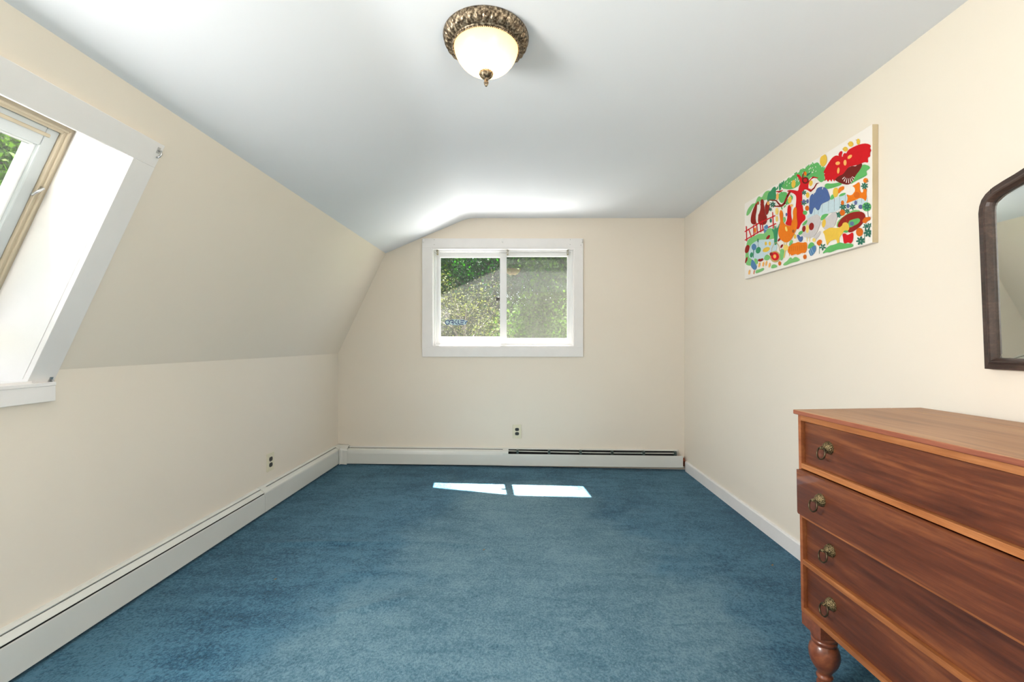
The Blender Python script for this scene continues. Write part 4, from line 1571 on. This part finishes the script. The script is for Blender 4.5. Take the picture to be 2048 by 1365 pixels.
# goat and red jacket
blob(4, 'red', [(685, 890), (745, 880), (780, 925), (886, 845), (890, 980), (850, 1078), (800, 1045), (752, 1062), (740, 1108), (708, 1040), (700, 960)])
blob(4, 'yellow', [(325, 850), (420, 800), (460, 775), (600, 790), (680, 750), (698, 690), (765, 678), (805, 720), (818, 805), (780, 842), (722, 832), (695, 885), (655, 925), (632, 965), (632, 1062), (596, 1082), (580, 990), (500, 1010), (440, 1045), (412, 1118), (382, 1000), (360, 900)], 1)
oval(4, 'green', 752, 850, 44, 22)
line(4, 'brown', [(775, 690), (768, 620)], 6); line(4, 'brown', [(800, 700), (812, 640)], 6)
blob(4, 'green', [(315, 1260), (380, 1170), (450, 1105), (540, 1090), (640, 1042), (720, 1070), (850, 1065), (895, 1095), (870, 1135), (760, 1155), (690, 1170), (600, 1175), (470, 1235), (400, 1225)])
blob(4, 'dorange', [(210, 1050), (265, 990), (320, 1010), (310, 1070), (280, 1110), (240, 1100)])
leaves(4, 'teal', 330, 1130, 62, 5); line(4, 'teal', [(268, 1110), (268, 1255)], 6)
blob(4, 'green', [(48, 1165), (80, 1070), (130, 1035), (195, 1090), (110, 1160)])
blob(4, 'mblue', [(68, 1190), (190, 1085), (214, 1150), (195, 1225), (118, 1306), (88, 1262)], 1)
line(4, 'pale', [(95, 1175), (125, 1280)], 5); line(4, 'pale', [(120, 1150), (160, 1240)], 5)
oval(4, 'dorange', 5, 1310, 32, 42)
# cows and red fence
blob(0, 'maroon', [(124, 850), (126, 790), (148, 724), (176, 672), (172, 740), (160, 800), (170, 860)])
blob(0, 'maroon', [(180, 860), (184, 770), (198, 700), (214, 658), (228, 690), (236, 770), (256, 800), (246, 858)])
blob(0, 'maroon', [(234, 740), (238, 700), (262, 664), (274, 690), (266, 760), (246, 790)])
oval(0, 'maroon', 214, 680, 13, 22); oval(0, 'brown', 182, 688, 8, 14); oval(0, 'peach', 262, 690, 9, 14)
oval(0, 'white', 186, 740, 13, 46, 12)
line(0, 'red', [(78, 912), (180, 850), (315, 786)], 8); line(0, 'red', [(80, 978), (190, 912), (322, 848)], 8)
for a, b in (((90, 870), (93, 985)), ((108, 890), (134, 965)), ((146, 862), (150, 945)), ((170, 845), (178, 925)), ((196, 830), (205, 915)), ((214, 822), (220, 905)), ((296, 760), (302, 885))):
    line(0, 'red', [a, b], 7)
oval(0, 'orange', 160, 900, 8, 22)
blob(0, 'mblue', [(226, 872), (256, 852), (262, 880), (258, 925), (232, 942), (228, 905)], 1)
line(0, 'pale', [(230, 880), (244, 898), (260, 884)], 3)
blob(0, 'lgreen', [(80, 1160), (90, 1000), (112, 966), (150, 946), (196, 924), (232, 930), (264, 880), (300, 890), (330, 880), (330, 960), (260, 976), (190, 972), (130, 1010), (110, 1100), (150, 1150), (180, 1170), (110, 1180)])
# pond corner
blob(3, 'pale', [(160, 910), (150, 800), (180, 700), (240, 640), (330, 600), (590, 580), (650, 700), (620, 790), (520, 810), (440, 860), (420, 930), (300, 935), (220, 925)])
for p in ([(86, 830), (92, 730), (130, 676), (178, 700), (152, 815)], [(88, 1012), (98, 920), (138, 875), (132, 965)], [(440, 590), (478, 520), (528, 512), (504, 585)], [(640, 612), (690, 550), (720, 570), (662, 635)], [(692, 742), (700, 688), (750, 666), (722, 735)], [(305, 955), (330, 918), (355, 925), (400, 905), (405, 945), (350, 975)]):
    blob(3, 'maroon', p)
for p in ([(100, 1025), (118, 960), (170, 915), (205, 960), (184, 1035)], [(240, 915), (295, 915), (316, 1005), (270, 1015)], [(408, 945), (430, 865), (480, 845), (525, 880), (505, 945)], [(690, 945), (686, 760), (745, 745), (765, 800), (745, 905), (720, 950)], [(835, 695), (870, 595), (912, 610), (905, 655), (860, 695)], [(735, 290), (740, 220), (775, 200), (790, 260), (760, 310)]):
    blob(3, 'lgreen', p)
line(3, 'line', [(315, 590), (318, 720)], 5)
oval(3, 'teal', 313, 608, 12, 34)
oval(3, 'mblue', 245, 720, 42, 56); oval(3, 'dgreen', 318, 775, 42, 58, 20); oval(3, 'dgreen', 202, 855, 28, 46, 10)
line(3, 'teal', [(240, 770), (232, 900)], 12)
blob(3, 'mblue', [(188, 1025), (208, 925), (240, 950), (304, 1060), (262, 1124), (202, 1075)])
line(3, 'dorange', [(250, 1120), (240, 1180)], 12)
oval(3, 'yellow', 455, 765, 66, 38, -25); oval(3, 'yellow', 448, 660, 20, 32); oval(3, 'yellow', 515, 660, 20, 34)
blob(3, 'dgreen', [(590, 680), (586, 500), (540, 400), (600, 440), (600, 330), (630, 430), (690, 290), (650, 450), (640, 600), (630, 690)], 1)
for e in ((555, 370), (585, 310), (640, 340), (690, 290)):
    line(3, 'dgreen', [(612, 520), e], [14, 3])
line(3, 'tan', [(548, 830), (552, 740), (590, 660), (630, 640), (670, 700), (685, 790)], 9)
oval(3, 'tan', 605, 885, 88, 98, -10)
oval(3, 'red', 605, 880, 68, 74, -30)
oval(3, 'peach', 600, 880, 26, 34); 
oval(3, 'maroon', 540, 840, 28, 30)
# geese
blob(3, 'red', [(812, 40), (850, -10), (880, 30), (874, 170), (895, 260), (895, 370), (765, 335), (818, 250)])
oval(3, 'peach', 885, 10, 24, 22); 
blob(3, 'orange', [(676, 150), (700, 72), (744, 130), (738, 250), (762, 335), (880, 372), (888, 290), (918, 210), (905, 110), (940, 30), (980, 50), (975, 200), (994, 330), (965, 430), (930, 500), (880, 600), (805, 650), (730, 625), (665, 545), (658, 430), (696, 310), (688, 220)])
blob(3, 'pyellow', [(770, 380), (800, 360), (825, 450), (790, 455)])
blob(3, 'brown', [(885, 430), (950, 420), (920, 500)])
for x_ in (600, 640):
    line(3, 'pyellow', [(x_ + 160, 640), (x_ + 150, 760)], 10)
oval(3, 'pyellow', 635, 110, 28, 60); oval(3, 'pyellow', 635, 240, 20, 50); oval(3, 'violet', 800, 165, 16, 30); oval(3, 'teal', 530, 270, 18, 36)
# hedge, birds, lower greens
blob(3, 'orange', [(818, 810), (830, 720), (870, 690), (900, 662), (960, 650), (1000, 630), (1060, 650), (1145, 630), (1155, 700), (1148, 770), (1120, 826), (1060, 815), (1000, 860), (950, 835), (900, 870), (860, 840)], 1)
for i in range(9):
    line(3, 'brown', [(860 + i * 32, 720 - i * 5), (858 + i * 32, 800 - i * 4)], 4)
for i in range(9):
    line(3, 'orange', [(850 + i * 32, 830 - i * 4), (850 + i * 32, 880 - i * 6)], [12, 3])
line(3, 'pyellow', [(790, 690), (760, 900)], 16); oval(3, 'pyellow', 790, 730, 45, 50)
blob(3, 'green', [(995, 490), (1040, 440), (1095, 450), (1060, 500), (1020, 520)])
blob(3, 'blue', [(975, 520), (1005, 500), (1045, 560), (1070, 520), (1085, 590), (1040, 645), (1000, 600)])
oval(3, 'yellow', 945, 540, 20, 40)
blob(3, 'green', [(1060, 355), (1100, 290), (1165, 250), (1150, 310), (1110, 350)])
for p in ([(265, 1175), (280, 1110), (340, 1100), (412, 1070), (418, 1112), (345, 1152)], [(532, 1092), (545, 1030), (590, 1012), (644, 1040), (632, 1072)], [(738, 1035), (760, 990), (812, 960), (870, 882), (902, 930), (950, 876), (1035, 930), (1012, 962), (880, 992), (800, 1034)]):
    blob(3, 'lgreen', p)
oval(3, 'dorange', 683, 1000, 24, 38); oval(3, 'dorange', 1112, 888, 26, 38)
for x_, y_ in ((335, 1025), (402, 1012), (455, 1000), (510, 1030), (165, 1150)):
    oval(3, 'peach', x_, y_, 15, 44, 10)
pr.build('print', ['ink_' + k_ for k_ in ik], pic, recalc=False)

# ------------------------------------------------------------------ outdoors
m = MB()
m.add([(-40, -20, -2.9), (40, -20, -2.9), (40, 50, -2.6), (-40, 50, -2.6)], [(0, 1, 2, 3)])
m.add([(-40, -20, -3.2), (40, -20, -3.2), (40, 50, -3.2), (-40, 50, -3.2)], [(0, 3, 2, 1)])
struct(m.build('lawn', 'lawn_grass', recalc=False))
m = MB()
m.box(-6.5, 5.0, 4.4, 8.2, -2.95, -2.74)
m.box(-6.5, -2.6, -4.0, 4.4, -2.95, -2.74)
struct(m.build('bounce_ground', 'pale_bounce'))  # unseen pale ground, added to bounce sun up through the windows


def leaf_cloud(centres, radii, count, size, rng, squash=0.8):
    """numpy arrays of small folded leaves scattered in clumps"""
    C_ = np.array(centres)
    R_ = np.array(radii)
    idx = rng.integers(0, len(C_), count)
    d = rng.normal(size=(count, 3))
    d /= np.linalg.norm(d, axis=1)[:, None]
    rr = R_[idx] * (rng.random(count) ** 0.45)
    p = C_[idx] + d * rr[:, None] * np.array([1, 1, squash])
    s_ = size * rng.uniform(0.6, 1.3, count)
    a = rng.normal(size=(count, 3)); a[:, 2] -= 0.4
    a /= np.linalg.norm(a, axis=1)[:, None]
    b = rng.normal(size=(count, 3))
    b -= a * (a * b).sum(1)[:, None]
    b /= np.linalg.norm(b, axis=1)[:, None]
    v0 = p - a * s_[:, None] * 0.5
    v1 = p + b * s_[:, None] * 0.28
    v2 = p + a * s_[:, None] * 0.5
    v3 = p - b * s_[:, None] * 0.28
    vs = np.stack([v0, v1, v2, v3], axis=1).reshape(-1, 3)
    return vs


def leaf_mesh(name, vs, mat, parent):
    n = len(vs) // 4
    me = bpy.data.meshes.new(name)
    me.vertices.add(len(vs))
    me.vertices.foreach_set('co', vs.astype(np.float32).ravel())
    me.loops.add(4 * n)
    me.loops.foreach_set('vertex_index', np.arange(4 * n, dtype=np.int32))
    me.polygons.add(n)
    me.polygons.foreach_set('loop_start', np.arange(0, 4 * n, 4, dtype=np.int32))
    me.polygons.foreach_set('loop_total', np.full(n, 4, dtype=np.int32))
    me.update(calc_edges=True)
    me.materials.append(MATS[mat])
    o = bpy.data.objects.new(name, me)
    COL.objects.link(o)
    o.parent = parent
    return o


def tree(name, label, cat, x, y, height, crown_r, crown_lo, mat, bark, count, size, seed, group=None, trunk_r=0.12, droop=0.0):
    rng = np.random.default_rng(seed)
    gz = -2.82
    t_ = thing(name, label, cat, (x, y, gz), group=group)
    m = MB()
    H = height
    lean = rng.uniform(-0.3, 0.3, 2)
    tp = [(lean[0] * (i / 6) ** 1.5, lean[1] * (i / 6) ** 1.5, H * 0.92 * i / 6) for i in range(7)]
    m.tube(tp, [trunk_r * (1 - 0.8 * i / 6) for i in range(7)], 8)
    cs, rs = [], []
    nb = 22
    for k_ in range(nb):
        f = k_ / (nb - 1)
        z = crown_lo + (H - crown_lo) * f
        a = rng.uniform(0, 2 * PI)
        R_ = crown_r * (math.sin(PI * (0.18 + 0.78 * f)) ** 0.7) * rng.uniform(0.6, 1.0)
        base = Vector((lean[0] * (z / H) ** 1.5 * 0.9, lean[1] * (z / H) ** 1.5 * 0.9, z * 0.88))
        tip = Vector((base.x + R_ * math.cos(a), base.y + R_ * math.sin(a), z + 0.25 * R_ - droop * R_))
        mid_ = (base + tip) / 2 + Vector((0, 0, 0.12 * R_))
        m.tube([base, mid_, tip], [trunk_r * 0.32, trunk_r * 0.2, trunk_r * 0.06], 5)
        for q in range(3):
            e = tip + Vector(rng.normal(size=3) * 0.35 * crown_r * 0.6)
            m.tube([mid_, e], [trunk_r * 0.12, trunk_r * 0.03], 4)
            cs.append(tuple(e)); rs.append(crown_r * rng.uniform(0.22, 0.38))
        cs.append(tuple(tip)); rs.append(crown_r * rng.uniform(0.3, 0.45))
        cs.append(tuple(base.lerp(tip, 0.55))); rs.append(crown_r * 0.35)
    m.build('trunk', bark, t_)
    leaf_mesh('foliage', leaf_cloud(cs, rs, int(count * 3.2), size * 0.58, rng), mat, t_)
    return t_


G1 = 'trees outside the back window'
tree('tree', 'dark green leafy tree right outside the right half of the back window', 'tree', 1.3, 9.6, 7.2, 2.1, 2.2, 'leaf_mid', 'bark', 26000, 0.13, 11, G1)
tree('tree', 'bright yellow green tree at the left side of the back window view', 'tree', -3.0, 10.5, 7.0, 1.7, 1.6, 'leaf_bright', 'pale_bark', 20000, 0.12, 12, G1, 0.16)
tree('tree', 'deep green tree in the middle of the back window view', 'tree', -0.9, 12.6, 8.8, 2.5, 2.0, 'leaf_dark', 'bark', 28000, 0.14, 13, G1)
tree('tree', 'tall dark tree far behind the others at the back window', 'tree', 2.4, 15.0, 9.8, 3.0, 2.0, 'leaf_dark', 'bark', 26000, 0.17, 14, G1, 0.2)
tree('tree', 'tall green tree far back at the left of the back window view', 'tree', -4.2, 15.5, 9.5, 3.0, 1.5, 'leaf_mid', 'bark', 26000, 0.17, 15, G1, 0.2)
tree('tree', 'bushy green tree low behind the window sill at the right', 'tree', 1.0, 7.6, 4.6, 1.2, 1.2, 'leaf_mid', 'pale_bark', 9000, 0.08, 16, G1, 0.07)
tree('tree', 'fine twiggy grey green small tree low at the left of the back window', 'tree', -1.2, 7.9, 4.7, 1.15, 1.2, 'leaf_olive', 'pale_bark', 5200, 0.07, 17, G1, 0.07)
tree('tree', 'green tree seen through the slanted window at the left', 'tree', -7.6, 6.6, 7.6, 2.2, 1.0, 'leaf_mid', 'bark', 22000, 0.15, 18)
tree('tree', 'bright leafy tree beyond the slanted window, behind the nearer one', 'tree', -10.5, 10.2, 9.5, 2.6, 1.0, 'leaf_bright', 'bark', 16000, 0.18, 19)
for args in ((-1.6, 19.5, 11.5, 3.3, 1.0, 31), (4.2, 19.0, 11.0, 3.2, 1.0, 32), (-6.6, 20.5, 11.0, 3.3, 1.0, 33), (1.2, 23.5, 13.5, 3.6, 1.0, 34)):
    x_, y_, h_, cr_, lo_, sd_ = args
    tree('tree', {31: 'dark tree at the back of the wood, behind the middle of the back window', 32: 'dark tree at the back of the wood, farthest right', 33: 'dark tree at the back of the wood, farthest left', 34: 'tallest dark tree, farthest from the back window'}[sd_],
         'tree', x_, y_, h_, cr_, lo_, 'leaf_dark', 'bark', 14000, 0.24, sd_, G1, 0.2)
# bare grey branch hanging in front of the foliage
rng = np.random.default_rng(5)
t_ = thing('dead_branch_tree', 'leafless grey tree with a drooping twiggy branch across the left pane view', 'tree', (-2.35, 7.2, -2.84))
m = MB()
m.tube([(0, 0, 0), (0.02, 0, 2.2), (0.1, 0.0, 4.0), (0.25, 0.1, 5.2)], [0.06, 0.05, 0.035, 0.015], 7)
start = Vector((0.1, 0, 4.05))
pts = [start, start + Vector((0.35, -0.1, 0.18)), start + Vector((0.75, -0.15, 0.0)), start + Vector((1.15, -0.2, -0.16)), start + Vector((1.6, -0.25, -0.14))]
m.tube(pts, [0.022, 0.018, 0.014, 0.010, 0.004], 6)
for k_ in range(150):
    f = rng.uniform(0.25, 1.0) * 3.999
    i = int(f)
    b = pts[i].lerp(pts[i + 1], f - i)
    e = b + Vector((rng.normal() * 0.16, rng.normal() * 0.12, -abs(rng.normal()) * 0.42 - 0.02))
    mid_ = (b + e) / 2 + Vector((rng.normal() * 0.04, 0, 0.05))
    m.tube([b, mid_, e], [0.0042, 0.003, 0.0015], 3, caps=False)
m.build('trunk', 'pale_bark', t_)
# pale rock outcrop on the bank left of the house
m = MB()
rng2 = random.Random(4)
bm_pts = []
seg = 14
for j in range(8):
    for i in range(seg):
        a = 2 * PI * i / seg
        f = j / 7
        r_ = (1.9 * math.cos(f * PI / 2 * 0.97)) * (0.85 + 0.3 * rng2.random())
        bm_pts.append((r_ * math.cos(a) * 1.2, r_ * math.sin(a), 4.3 * f ** 0.8 * (0.95 + 0.1 * rng2.random())))
fs = []
for j in range(7):
    for i in range(seg):
        fs.append((j * seg + i, j * seg + (i + 1) % seg, (j + 1) * seg + (i + 1) % seg, (j + 1) * seg + i))
fs.append(tuple(7 * seg + i for i in range(seg)))
m.add(bm_pts, fs, 0, True)
rk = m.build('rock_outcrop', 'outcrop_stone')
rk.location = (-5.7, 4.3, -2.9)
tag(rk, 'pale rock outcrop on the bank seen through the slanted window', 'rock')
